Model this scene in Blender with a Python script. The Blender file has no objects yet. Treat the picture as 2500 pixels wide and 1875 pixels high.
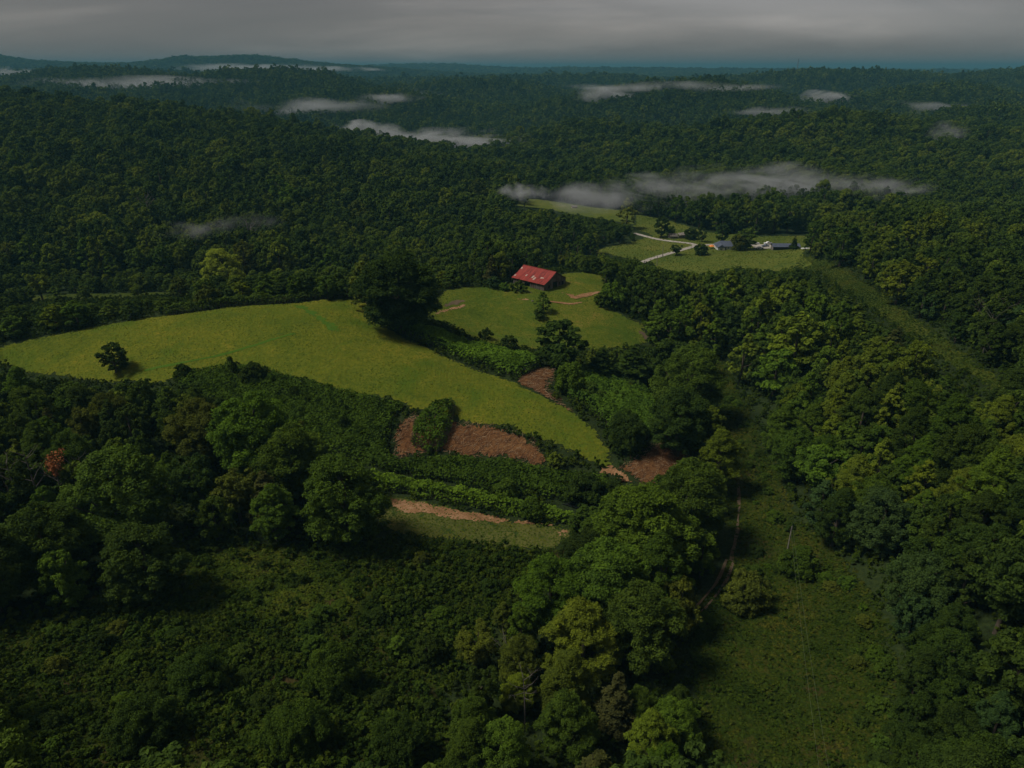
import bpy, bmesh, math, random
import numpy as np
from mathutils import Vector, Matrix
from mathutils.geometry import delaunay_2d_cdt

rng = np.random.default_rng(11)
random.seed(11)
scene = bpy.context.scene
COL = scene.collection

# ------------------------------------------------------------------ camera
CAMZ = 90.0
FPX, CPX, CPY = 1734.0, 1250.0, 937.5          # focal length and centre in pixels of the 2500x1875 photograph
PITCH = math.radians(24.0)
CP, SP = math.cos(PITCH), math.sin(PITCH)
cam_d = bpy.data.cameras.new('camera')
cam_d.sensor_width = 36.0
cam_d.lens = 36.0 * FPX / 2500.0
cam_d.clip_start = 1.0
cam_d.clip_end = 90000.0
cam = bpy.data.objects.new('camera', cam_d)
cam.location = (0, 0, CAMZ)
cam.rotation_euler = (math.pi / 2 - PITCH, 0, 0)
COL.objects.link(cam)
scene.camera = cam

# ------------------------------------------------------------------ world: overcast sky
SUN_EL, SUN_AZ = math.radians(56), math.radians(-96)   # azimuth from +Y (view direction), negative = left
world = bpy.data.worlds.new('World')
scene.world = world
world.use_nodes = True
wn, wl = world.node_tree.nodes, world.node_tree.links
wn.clear()
def W(t, **kw):
    n = wn.new(t)
    for k, v in kw.items():
        setattr(n, k, v)
    return n
sky = W('ShaderNodeTexSky')
sky.sky_type = 'NISHITA'
sky.sun_disc = False
sky.sun_elevation = SUN_EL
sky.sun_rotation = SUN_AZ
tc = W('ShaderNodeTexCoord')
sep = W('ShaderNodeSeparateXYZ')
wl.new(tc.outputs['Generated'], sep.inputs[0])
zc = W('ShaderNodeMath', operation='MAXIMUM'); wl.new(sep.outputs['Z'], zc.inputs[0]); zc.inputs[1].default_value = 0.0
zo = W('ShaderNodeMath', operation='ADD'); wl.new(zc.outputs[0], zo.inputs[0]); zo.inputs[1].default_value = 0.16
dx = W('ShaderNodeMath', operation='DIVIDE'); wl.new(sep.outputs['X'], dx.inputs[0]); wl.new(zo.outputs[0], dx.inputs[1])
dy = W('ShaderNodeMath', operation='DIVIDE'); wl.new(sep.outputs['Y'], dy.inputs[0]); wl.new(zo.outputs[0], dy.inputs[1])
cv = W('ShaderNodeCombineXYZ'); wl.new(dx.outputs[0], cv.inputs[0]); wl.new(dy.outputs[0], cv.inputs[1])
mp = W('ShaderNodeMapping'); wl.new(cv.outputs[0], mp.inputs[0])
mp.inputs['Location'].default_value = (0.9, 0.4, 0)
mp.inputs['Rotation'].default_value = (0, 0, math.radians(-12))
mp.inputs['Scale'].default_value = (0.36, 0.55, 1)
n1 = W('ShaderNodeTexNoise'); wl.new(mp.outputs[0], n1.inputs['Vector'])
n1.inputs['Scale'].default_value = 1.0; n1.inputs['Detail'].default_value = 7; n1.inputs['Roughness'].default_value = 0.55
n1.inputs['Distortion'].default_value = 0.4
r1 = W('ShaderNodeValToRGB'); wl.new(n1.outputs['Fac'], r1.inputs[0])
CL = 0.56
r1.color_ramp.elements[0].position = 0.28; r1.color_ramp.elements[0].color = (1.02 * CL, 0.97 * CL, 0.98 * CL, 1)
r1.color_ramp.elements[1].position = 0.74; r1.color_ramp.elements[1].color = (2.35 * CL, 2.12 * CL, 1.98 * CL, 1)
e = r1.color_ramp.elements.new(0.52); e.color = (1.36 * CL, 1.25 * CL, 1.22 * CL, 1)
mixs = W('ShaderNodeMix', data_type='RGBA'); mixs.inputs[0].default_value = 0.965
wl.new(sky.outputs[0], mixs.inputs[6]); wl.new(r1.outputs[0], mixs.inputs[7])
# a thin, brighter place in the cloud sheet
bl = W('ShaderNodeVectorMath', operation='MULTIPLY_ADD'); wl.new(cv.outputs[0], bl.inputs[0]); bl.inputs[1].default_value = (1 / 1.9, 1 / .62, 0); bl.inputs[2].default_value = (-1.75 / 1.9, -4.15 / .62, 0)
bn2 = W('ShaderNodeTexNoise'); wl.new(mp.outputs[0], bn2.inputs['Vector']); bn2.inputs['Scale'].default_value = 2.2; bn2.inputs['Detail'].default_value = 5
bd = W('ShaderNodeVectorMath', operation='MULTIPLY_ADD'); wl.new(bn2.outputs['Color'], bd.inputs[0]); bd.inputs[1].default_value = (1.3, 1.3, 0); bd.inputs[2].default_value = (-.65, -.65, 0)
ba = W('ShaderNodeVectorMath', operation='ADD'); wl.new(bl.outputs[0], ba.inputs[0]); wl.new(bd.outputs[0], ba.inputs[1])
blen = W('ShaderNodeVectorMath', operation='LENGTH'); wl.new(ba.outputs[0], blen.inputs[0])
bm_ = W('ShaderNodeMapRange'); bm_.interpolation_type = 'SMOOTHSTEP'; wl.new(blen.outputs['Value'], bm_.inputs[0]); bm_.inputs[1].default_value = 0.0; bm_.inputs[2].default_value = 1.5; bm_.inputs[3].default_value = 1.75; bm_.inputs[4].default_value = 1.0
bx2 = W('ShaderNodeVectorMath', operation='SCALE'); wl.new(mixs.outputs[2], bx2.inputs[0]); wl.new(bm_.outputs[0], bx2.inputs['Scale'])
bg = W('ShaderNodeBackground'); bg.inputs['Strength'].default_value = 0.10
wl.new(bx2.outputs[0], bg.inputs['Color'])
wo = W('ShaderNodeOutputWorld'); wl.new(bg.outputs[0], wo.inputs[0])

# ------------------------------------------------------------------ sun behind cloud
sd = bpy.data.lights.new('sun', 'SUN')
sd.energy = 1.5
sd.angle = math.radians(15)
sd.color = (1.0, 0.96, 0.87)
sun = bpy.data.objects.new('sun', sd)
sv = Vector((math.sin(SUN_AZ) * math.cos(SUN_EL), math.cos(SUN_AZ) * math.cos(SUN_EL), math.sin(SUN_EL)))
sun.rotation_euler = sv.to_track_quat('Z', 'Y').to_euler()
COL.objects.link(sun)

scene.view_settings.view_transform = 'Standard'
scene.view_settings.look = 'None'
scene.view_settings.gamma = 1.0
scene.view_settings.use_curve_mapping = False
scene.view_settings.exposure = 1.05
HAZE_D = 1.35e-4
scene.render.engine = 'CYCLES'
cy = scene.cycles
cy.use_denoising = True
cy.max_bounces = 5; cy.diffuse_bounces = 3; cy.glossy_bounces = 2; cy.transmission_bounces = 3
cy.volume_bounces = 0; cy.transparent_max_bounces = 8
cy.use_adaptive_sampling = True
cy.adaptive_threshold = 0.02
cy.volume_max_steps = 128
cy.volume_step_rate = 1.0

# ------------------------------------------------------------------ pixel -> world helpers
def ray(px, py):
    u = (np.asarray(px, float) - CPX) / FPX
    v = (CPY - np.asarray(py, float)) / FPX
    return u, CP + v * SP, -SP + v * CP
def project(x, y, z):
    d = y * CP - (z - CAMZ) * SP
    u = x / d
    v = (y * SP + (z - CAMZ) * CP) / d
    return CPX + FPX * u, CPY - FPX * v, d
def at_z(px, py, z):
    u, a, b = ray(px, py)
    t = (z - CAMZ) / b
    return u * t, a * t
def at_y(px, y, z):
    d = y * CP - (z - CAMZ) * SP
    return (px - CPX) / FPX * d

# ------------------------------------------------------------------ terrain heights
def vnoise(x, y, seed=0):
    xi = np.floor(x).astype(np.int64); yi = np.floor(y).astype(np.int64)
    fx = x - xi; fy = y - yi
    fx = fx * fx * (3 - 2 * fx); fy = fy * fy * (3 - 2 * fy)
    def h(a, b):
        n = (a * 374761393 + b * 668265263 + seed * 144665) & 0xffffffff
        n = ((n ^ (n >> 13)) * 1274126177) & 0xffffffff
        return ((n ^ (n >> 16)) & 0xffff) / 65535.0
    return (h(xi, yi) * (1 - fx) + h(xi + 1, yi) * fx) * (1 - fy) + (h(xi, yi + 1) * (1 - fx) + h(xi + 1, yi + 1) * fx) * fy
def fbm(x, y, octv=4, seed=0):
    s = 0; a = .5
    for o in range(octv):
        s = s + a * (vnoise(x * 2 ** o, y * 2 ** o, seed + o) - .5)
        a *= .5
    return s

GP = [  # ground seen in the photograph: pixel, pixel, height
 (-100,860,-2),(0,840,-1),(150,812,1),(350,775,3),(550,748,4.5),(720,738,5),(880,727,4.5),
 (250,870,0),(500,850,1.5),(700,830,3),(850,830,2),(950,880,-1),(1050,930,-3.5),(1150,960,-6),(1250,1010,-8),(1350,1060,-11),(1480,1130,-15),
 (0,890,-3),(250,930,-4),(560,895,-1),(700,920,-2),(850,960,-4),(1000,1000,-6.5),(1110,1020,-8),
 (1200,1100,-13),(1330,1140,-15),(1450,1235,-19.5),(1560,1160,-16),(1650,1100,-16),
 (1160,905,-5.5),(1255,930,-7),(1390,1000,-9.5),
 (1000,800,-1),(1130,850,-6),(1330,895,-9),(1250,870,-8),
 (1100,720,-3),(1150,770,-7),(1250,830,-11),(1350,830,-12),(1450,800,-11),(1560,820,-15),(1320,720,-5),(1370,700,-5),(1430,665,-4.5),(1475,675,-5.5),(1200,700,-4),(1500,740,-9),(1270,690,-5),
 (1600,640,-27),(1700,600,-27),(1900,605,-26),(1650,560,-28),(1975,590,-24),(1560,520,-28),(1420,520,-28),(1300,500,-27),(1480,610,-28),
 (1800,640,-22.5),(1900,640,-20),
 (1700,720,-20),(1800,760,-15),(1900,740,-10),(1950,690,-13),
 (1740,900,-22),(1770,980,-23),(1830,1100,-22),(1880,1200,-21),(1920,1330,-20),(1940,1500,-18),(1940,1700,-17),(1940,1870,-16),
 (1990,640,-17),(2070,690,-9),(2150,740,-3),(2250,800,1),(2350,870,4),(2460,960,6),
 (2000,900,-10),(2100,1100,-10),(2200,1000,-2),(2300,1200,-4),(2400,1400,-4),(2250,1500,-11),(2450,1700,-6),(2150,1300,-13),(2600,1100,5),(2600,1500,3),
 (100,960,-7),(100,1100,-8),(300,1200,-8),(500,1100,-8),(0,1300,-6),(300,1400,-8),(700,1150,-11),(850,1250,-14),(1100,1290,-17),(1380,1310,-19),(1000,1160,-14.5),(1250,1220,-18),
 (600,1400,-11),(900,1400,-14),(1250,1400,-18),(300,1600,-5),(700,1600,-9),(1100,1600,-15),(0,1600,-3),(0,1850,2),(400,1850,-1),(800,1850,-6),(1250,1850,-13),(1600,1850,-16),(1550,1500,-18),(1650,1350,-20),(1700,1200,-21),(1650,1250,-20.5),
 (-300,1300,-2),(-300,1800,6),(2800,1700,4),(-300,950,-4),(2800,1200,8),
]
WP = [  # valleys hidden or far: pixel column, distance, height
 (-200,360,-17),(0,360,-17),(350,360,-18),(700,350,-16),(930,335,-8),(1000,420,-22),(1200,450,-26),(0,440,-13),(350,450,-15),(700,460,-18),
 (1200,385,-13),(1430,372,-13),(1430,430,-26),(1300,420,-22),
 (0,550,5),(350,600,6),(700,650,-3),(-300,600,8),(0,750,25),(350,750,16),(1000,560,-20),
 (2300,340,-2),(2300,520,-22),(2600,330,2),(2550,450,-12),(2050,480,-22),
 (0,1400,-20),(500,1300,-26),(900,1200,-30),(1200,1000,-30),(1350,800,-29),(1600,690,-27),(-300,1500,-15),
 (1900,700,-22),(2200,700,-17),(2600,700,-15),(1600,900,-20),(1900,900,-12),(2300,900,-6),
 (1500,2200,-30),(1900,2000,-30),(2300,1900,-25),(1100,1600,-28),(600,1700,-25),(1000,2600,-28),(500,2700,-22),(200,2600,-20),(1750,1050,-20),
 (0,4000,-20),(400,4000,-22),(800,4000,-22),(1200,4200,-18),(1600,4200,-18),(2000,4200,-18),(2500,4000,-18),
 (-150,6300,15),(100,6300,15),(300,6300,15),(500,6300,15),(700,6300,15),(900,6300,20),(1200,6300,22),(1500,8200,25),(2000,8200,25),(2400,8200,25),
 (0,10000,10),(600,10500,15),(1250,10000,12),(1900,9500,14),(2500,10000,12),
 (-600,2000,10),(3000,2000,0),(-800,6000,30),(3200,6000,20),(-800,400,0),(3300,400,0),(-1500,100,5),(4000,100,5),
]
TP = [  # tree tops on the ridges: pixel, pixel, distance (ground 13 m below)
 (-250,225,1050),(0,247,1000),(300,275,900),(560,295,860),(750,340,800),(1000,390,750),(1200,432,700),(1280,480,620),
 (2050,535,430),(2250,525,400),(2450,560,380),
 (1500,258,1800),(1750,285,1500),(2050,305,1300),(2300,302,1300),(2550,300,1300),
 (1150,222,2300),(900,238,2000),(600,228,2200),(300,218,2200),(0,222,2000),
 (1080,197,3000),(1250,193,3000),(1400,187,3000),(1600,198,3000),(1800,187,3200),(2050,196,3000),(2250,203,2800),(2480,197,2700),(2650,190,2700),
 (-100,185,3400),(90,181,3400),(215,174,3400),(300,181,3400),(360,176,3400),(500,181,3400),(650,190,3300),(850,204,3000),
 (-150,122,4800),(0,137,4800),(60,152,4800),(130,158,4800),(250,160,4800),(330,163,4800),(390,150,4800),(450,137,4800),(490,143,4800),(530,142,4800),(600,137,4800),(680,143,4800),(760,156,4800),(900,163,4800),(1060,159,8000),(1200,169,7500),(1500,171,7500),(1700,172,6500),(2000,176,6000),(2300,180,6000),(2550,176,6500),
]
P = []
for px, py, z in GP:
    x, y = at_z(px, py, z); P.append((float(x), float(y), z))
for px, y, z in WP:
    P.append((at_y(px, y, z), y, z))
for px, py, y in TP:
    u, a, b = ray(px, py); t = y / a
    P.append((float(u * t), y, float(CAMZ + b * t) - 13))
for px in range(-600, 3200, 300):
    P.append((at_y(px, 14000, 62), 14000, 58)); P.append((at_y(px, 30000, 60), 30000, 56))
P = np.array(P)
def uv_(x, y):
    return 0.8 * x / (y + 60.0), np.log(y + 60.0)
pu, ps = uv_(P[:, 0], P[:, 1])
def kern(r2):
    return np.where(r2 > 1e-12, 0.5 * r2 * np.log(np.maximum(r2, 1e-12)), 0)
n = len(P)
A = np.zeros((n + 3, n + 3)); d2 = (pu[:, None] - pu) ** 2 + (ps[:, None] - ps) ** 2
A[:n, :n] = kern(d2) + np.eye(n) * 2e-5
A[:n, n] = 1; A[:n, n + 1] = pu; A[:n, n + 2] = ps
A[n:, :n] = A[:n, n:].T
wts = np.linalg.solve(A, np.concatenate([P[:, 2], [0, 0, 0]]))
RIDGES = [  # folds of the middle hills: pixel column, distance, half width in pixels, half depth, height
 (1270,2200,210,210,54),(1620,1750,260,170,48),(2250,1800,300,180,51),(1470,1130,230,105,35),(1980,980,280,95,32),
 (720,2050,230,190,54),(230,2250,260,210,57),(2400,1250,200,110,32),(1950,2600,300,220,41),(950,1750,150,130,32)]
def height_exact(x, y):
    x = np.asarray(x, float); sh = x.shape
    xf, yf = x.ravel(), np.asarray(y, float).ravel()
    out = np.empty_like(xf)
    for i in range(0, len(xf), 20000):
        a, b = uv_(xf[i:i + 20000], yf[i:i + 20000])
        out[i:i + 20000] = kern((a[:, None] - pu) ** 2 + (b[:, None] - ps) ** 2) @ wts[:n] + wts[n] + wts[n + 1] * a + wts[n + 2] * b
    far = np.clip((yf - 700) / 900, 0, 1)
    vfar = np.clip((yf - 4000) / 4000, 0, 1)
    out += fbm(xf / 26, yf / 26, 3, 3) * 1.1
    calm = np.clip((yf - 3300) / 1500, 0, 1)
    out += far * fbm(xf / 470, yf / 420, 4, 9) * 80 * (1 - .8 * calm)
    out += vfar * (fbm(xf / 2600, yf / 1100, 4, 21) * 42)
    for px, y0, wpx, wy, amp in RIDGES:
        x0 = (px - CPX) / FPX * y0 * .96; wx = wpx / FPX * y0
        g_ = np.exp(-((xf - x0) / wx) ** 2 - ((yf - y0) / wy) ** 2)
        v_ = np.exp(-((xf - x0) / (wx * 1.3)) ** 2 - ((yf - y0 - 2.3 * wy) / (wy * 1.1)) ** 2)
        out += amp * g_ - amp * .9 * v_
    return np.clip(out, -68, 158).reshape(sh)
NR, NC = 480, 420
RY = np.exp(np.linspace(math.log(30 + 60), math.log(30000 + 60), NR)) - 60
CU = np.linspace(-1.75, 1.75, NC)
GX = CU[None, :] * (RY[:, None] + 60); GY = np.repeat(RY[:, None], NC, 1)
GZ = height_exact(GX, GY)
lr0, lr1 = math.log(90), math.log(30060)
def height(x, y):
    x = np.asarray(x, float); y = np.asarray(y, float)
    r = np.clip((np.log(np.maximum(y, 30) + 60) - lr0) / (lr1 - lr0) * (NR - 1), 0, NR - 1.001)
    c = np.clip((x / (np.maximum(y, 30) + 60) + 1.75) / 3.5 * (NC - 1), 0, NC - 1.001)
    i = r.astype(int); j = c.astype(int); a = r - i; b = c - j
    return (GZ[i, j] * (1 - b) + GZ[i, j + 1] * b) * (1 - a) + (GZ[i + 1, j] * (1 - b) + GZ[i + 1, j + 1] * b) * a
def cast(px, py, up=0.0):
    """first point of the terrain (raised by up) seen along the pixel's ray"""
    px = np.atleast_1d(np.asarray(px, float)); py = np.atleast_1d(np.asarray(py, float))
    u, a, b = ray(px, py)
    ts = np.exp(np.linspace(math.log(40), math.log(20000), 900))
    lo = np.full(len(px), 40.0); hi = np.full(len(px), 20000.0); done = np.zeros(len(px), bool)
    prev = 40.0
    for t in ts:
        hit = (~done) & (CAMZ + b * t < height(u * t, a * t) + up)
        lo[hit] = prev; hi[hit] = t; done |= hit; prev = t
        if done.all(): break
    for _ in range(24):
        m = (lo + hi) / 2
        below = CAMZ + b * m < height(u * m, a * m) + up
        hi = np.where(below, m, hi); lo = np.where(below, lo, m)
    return u * hi, a * hi
def cast1(px, py, up=0.0):
    x, y = cast(px, py, up); return float(x[0]), float(y[0])
def hz(x, y):
    return float(height(np.array([x]), np.array([y]))[0])
def worldpoly(pts):
    out = []
    for p in pts:
        out.append(at_z(*p) if len(p) == 3 else cast1(*p))
    return np.array(out, float)
def inside(poly, x, y):
    r = np.zeros(np.shape(x), bool)
    q = np.roll(poly, -1, 0)
    for (x0, y0), (x1, y1) in zip(poly, q):
        c = ((y0 > y) != (y1 > y))
        with np.errstate(divide='ignore', invalid='ignore'):
            xx = (x1 - x0) * (y - y0) / (y1 - y0 + 1e-30) + x0
        r ^= c & (x < xx)
    return r

# ------------------------------------------------------------------ tagging
def tag(o, label=None, cat=None, group=None, kind=None):
    if label: o['label'] = label
    if cat: o['category'] = cat
    if group: o['group'] = group
    if kind: o['kind'] = kind
    return o
def link(o, parent=None):
    COL.objects.link(o)
    if parent is not None: o.parent = parent
    return o
def empty(name, loc, rz=0.0):
    o = bpy.data.objects.new(name, None); o.location = loc; o.rotation_euler = (0, 0, rz); o.empty_display_size = .5
    return link(o)
def mesh_np(name, v, f, mats=(), smooth=False, attrs=None):
    """v (n,3), f (m,k) of constant k"""
    me = bpy.data.meshes.new(name)
    v = np.asarray(v, np.float32); f = np.asarray(f, np.int32)
    me.vertices.add(len(v)); me.vertices.foreach_set('co', v.ravel())
    k = f.shape[1]
    me.loops.add(f.size); me.loops.foreach_set('vertex_index', f.ravel())
    me.polygons.add(len(f))
    me.polygons.foreach_set('loop_start', np.arange(0, f.size, k, dtype=np.int32))
    if smooth: me.polygons.foreach_set('use_smooth', np.ones(len(f), bool))
    for m in mats: me.materials.append(m)
    me.update(calc_edges=True)
    if attrs:
        for nm, dom, dat in attrs:
            at = me.attributes.new(nm, 'FLOAT', dom); at.data.foreach_set('value', np.asarray(dat, np.float32))
    return me
def add(name, me, parent=None):
    return link(bpy.data.objects.new(name, me), parent)

# ------------------------------------------------------------------ materials
def mat(name):
    m = bpy.data.materials.new(name); m.use_nodes = True
    nt = m.node_tree; nt.nodes.clear()
    return m, nt.nodes, nt.links
def N(ns, t, **kw):
    n = ns.new(t)
    for k, v in kw.items(): setattr(n, k, v)
    return n
def ramp(ns, stops, interp='LINEAR'):
    r = ns.new('ShaderNodeValToRGB'); cr = r.color_ramp; cr.interpolation = interp
    cr.elements[0].position = stops[0][0]; cr.elements[0].color = (*stops[0][1], 1)
    cr.elements[1].position = stops[-1][0]; cr.elements[1].color = (*stops[-1][1], 1)
    for p, c in stops[1:-1]:
        e = cr.elements.new(p); e.color = (*c, 1)
    return r
def noise(ns, ls, vec, scale, detail=5, rough=.55, dist=0.0):
    n = ns.new('ShaderNodeTexNoise'); n.inputs['Scale'].default_value = scale; n.inputs['Detail'].default_value = detail
    n.inputs['Roughness'].default_value = rough; n.inputs['Distortion'].default_value = dist
    ls.new(vec, n.inputs['Vector']); return n
def mixc(ns, ls, a, b, fac, mode='MIX'):
    m = ns.new('ShaderNodeMix'); m.data_type = 'RGBA'; m.blend_type = mode
    for sock, val in ((m.inputs[0], fac), (m.inputs[6], a), (m.inputs[7], b)):
        if hasattr(val, 'is_output'): ls.new(val, sock)
        elif isinstance(val, (int, float)): sock.default_value = val
        else: sock.default_value = (*val, 1)
    return m.outputs[2]
def finish(ns, ls, col, rough=.9, bump=None, spec=.2, metal=0.0):
    b = ns.new('ShaderNodeBsdfPrincipled')
    if hasattr(col, 'is_output'): ls.new(col, b.inputs['Base Color'])
    else: b.inputs['Base Color'].default_value = (*col, 1)
    b.inputs['Roughness'].default_value = rough; b.inputs['Specular IOR Level'].default_value = spec; b.inputs['Metallic'].default_value = metal
    if bump:
        bn = ns.new('ShaderNodeBump'); ls.new(bump[0], bn.inputs['Height']); bn.inputs['Strength'].default_value = bump[1]; bn.inputs['Distance'].default_value = bump[2]
        ls.new(bn.outputs[0], b.inputs['Normal'])
    o = ns.new('ShaderNodeOutputMaterial'); ls.new(b.outputs[0], o.inputs[0]); return b
def plain(name, col, rough=.8, spec=.3, metal=0.0, var=.12, scale=1.5):
    m, ns, ls = mat(name)
    g = N(ns, 'ShaderNodeNewGeometry'); nz = noise(ns, ls, g.outputs['Position'], scale)
    c = tuple(max(0, v * (1 - var * 2)) for v in col); c2 = tuple(v * (1 + var) for v in col)
    r = ramp(ns, [(.3, c), (.7, c2)]); ls.new(nz.outputs[0], r.inputs[0])
    finish(ns, ls, r.outputs[0], rough, spec=spec, metal=metal); return m
def layered(name, stops, scales, fine=None, bump=(.6, .35), scale3=None):
    """ground cover: broad patches, mid blotches and fine grain"""
    m, ns, ls = mat(name)
    g = N(ns, 'ShaderNodeNewGeometry'); pos = g.outputs['Position']
    a = noise(ns, ls, pos, scales[0], 4, .55, .6); b = noise(ns, ls, pos, scales[1], 5, .6); c = noise(ns, ls, pos, scales[2], 3, .7)
    s = N(ns, 'ShaderNodeMath', operation='MULTIPLY_ADD'); ls.new(b.outputs[0], s.inputs[0]); s.inputs[1].default_value = .55
    s2 = N(ns, 'ShaderNodeMath', operation='MULTIPLY'); ls.new(a.outputs[0], s2.inputs[0]); s2.inputs[1].default_value = .75
    ls.new(s2.outputs[0], s.inputs[2])
    s3 = N(ns, 'ShaderNodeMath', operation='MULTIPLY_ADD'); ls.new(c.outputs[0], s3.inputs[0]); s3.inputs[1].default_value = .85; ls.new(s.outputs[0], s3.inputs[2])
    mr = N(ns, 'ShaderNodeMapRange'); mr.inputs[1].default_value = .74; mr.inputs[2].default_value = 1.41; ls.new(s3.outputs[0], mr.inputs[0])
    r = ramp(ns, stops); ls.new(mr.outputs[0], r.inputs[0])
    col = r.outputs[0]
    if fine:
        f = noise(ns, ls, pos, fine[0], 4, .6, .5)
        rr = ramp(ns, [(fine[1], (0, 0, 0)), (fine[2], (1, 1, 1))]); ls.new(f.outputs[0], rr.inputs[0])
        col = mixc(ns, ls, col, fine[3], rr.outputs[0])
    finish(ns, ls, col, .95, (s3.outputs[0], bump[0], bump[1]), spec=.05)
    return m

M = {}
M['ground'] = layered('forest_floor_ground', [(0, (.012, .017, .006)), (.5, (.022, .034, .010)), (1, (.04, .055, .014))], (.02, .15, 1.2), bump=(1, .6))
M['hay'] = layered('mown_hay_grass', [(0, (.044, .068, .007)), (.3, (.078, .102, .009)), (.65, (.120, .130, .011)), (1, (.20, .160, .018))], (.022, .16, .75), fine=(.045, .52, .72, (.056, .098, .008)), bump=(1.0, .6))
M['pasture'] = layered('grazed_pasture_grass', [(0, (0.0345, 0.0598, 0.0070)), (.4, (0.0690, 0.0978, 0.0090)), (.75, (0.1127, 0.1207, 0.0140)), (1, (0.1840, 0.1265, 0.0300))], (0.0345, 0.2300, 0.8000), fine=(.05, .52, .72, (0.0483, 0.0920, 0.0100)), bump=(1.0, .5))
M['meadow'] = layered('valley_meadow_grass', [(0, (.038, .060, .011)), (.4, (.076, .098, .015)), (.75, (.112, .120, .022)), (1, (.17, .145, .04))], (.02, .12, .7), fine=(.3, .58, .66, (.042, .075, .012)), bump=(.8, .4))
M['rough'] = layered('rough_clearing_grass', [(0, (.012, .022, .003)), (.5, (.026, .040, .004)), (1, (.060, .052, .009))], (.05, .3, 1.2), fine=(.09, .56, .74, (.055, .038, .014)), bump=(1, .7))
M['strip'] = layered('hillside_strip_grass', [(0, (.022, .036, .005)), (.5, (.048, .068, .008)), (1, (.09, .09, .014))], (.05, .3, 1.8), bump=(1, .6))
M['stalks'] = layered('cut_stalk_litter', [(0, (0.0618, 0.0270, 0.0107)), (.4, (0.1288, 0.0562, 0.0224)), (.75, (0.2061, 0.1040, 0.0411)), (1, (0.3400, 0.1976, 0.0831))], (.05, .6, 3.0), bump=(1, .4))
M['clay'] = layered('bare_orange_clay', [(0, (.10, .055, .026)), (.5, (.24, .125, .058)), (1, (.42, .27, .16))], (.08, .4, 2.0), bump=(.6, .2))
M['olive'] = layered('sparse_olive_grass', [(0, (.045, .052, .012)), (.5, (.085, .092, .022)), (.8, (.12, .11, .03)), (1, (.22, .10, .05))], (.05, .3, 1.8), fine=(.35, .56, .64, (.03, .05, .010)), bump=(.8, .3))
M['gravel'] = layered('pale_gravel_road', [(0, (.24, .21, .18)), (1, (.42, .38, .33))], (.1, .6, 3), bump=(.4, .1))
M['track'] = layered('worn_dirt_track', [(0, (0.0562, 0.0413, 0.0263)), (1, (0.1425, 0.1013, 0.0638))], (.1, .6, 3), bump=(.4, .1))
M['flat'] = layered('flattened_green_grass', [(0, (.04, .095, .008)), (1, (.07, .13, .012))], (.05, .3, 2), bump=(.8, .3))
m, ns, ls = mat('dark_pond_water')
g = N(ns, 'ShaderNodeNewGeometry'); nz = noise(ns, ls, g.outputs['Position'], 2.5, 3)
finish(ns, ls, (.012, .014, .012), .06, (nz.outputs[0], .08, .05), spec=.5); M['water'] = m

# ------------------------------------------------------------------ ground
idx = np.arange(NR * NC).reshape(NR, NC)
F = np.stack([idx[:-1, :-1], idx[:-1, 1:], idx[1:, 1:], idx[1:, :-1]], -1).reshape(-1, 4)
tag(add('ground', mesh_np('ground', np.stack([GX, GY, GZ], -1).reshape(-1, 3), F, [M['ground']], True)), kind='structure')
# land beside and behind the viewpoint, level with the edge of the valley
bx_ = GX[0]; ring = []
nb = 60
vv = []
for k, s in enumerate((0, 1)):
    yy = RY[0] if s == 0 else -2500.0
    for j in range(NC):
        vv.append((CU[j] * 90 if s == 0 else CU[j] * 2400, yy, GZ[0, j] if s == 0 else 0.0))
ff = [(j, NC + j, NC + j + 1, j + 1) for j in range(NC - 1)]
tag(add('ground', mesh_np('ground_behind', vv, ff, [M['ground']], True)), kind='structure')

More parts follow.
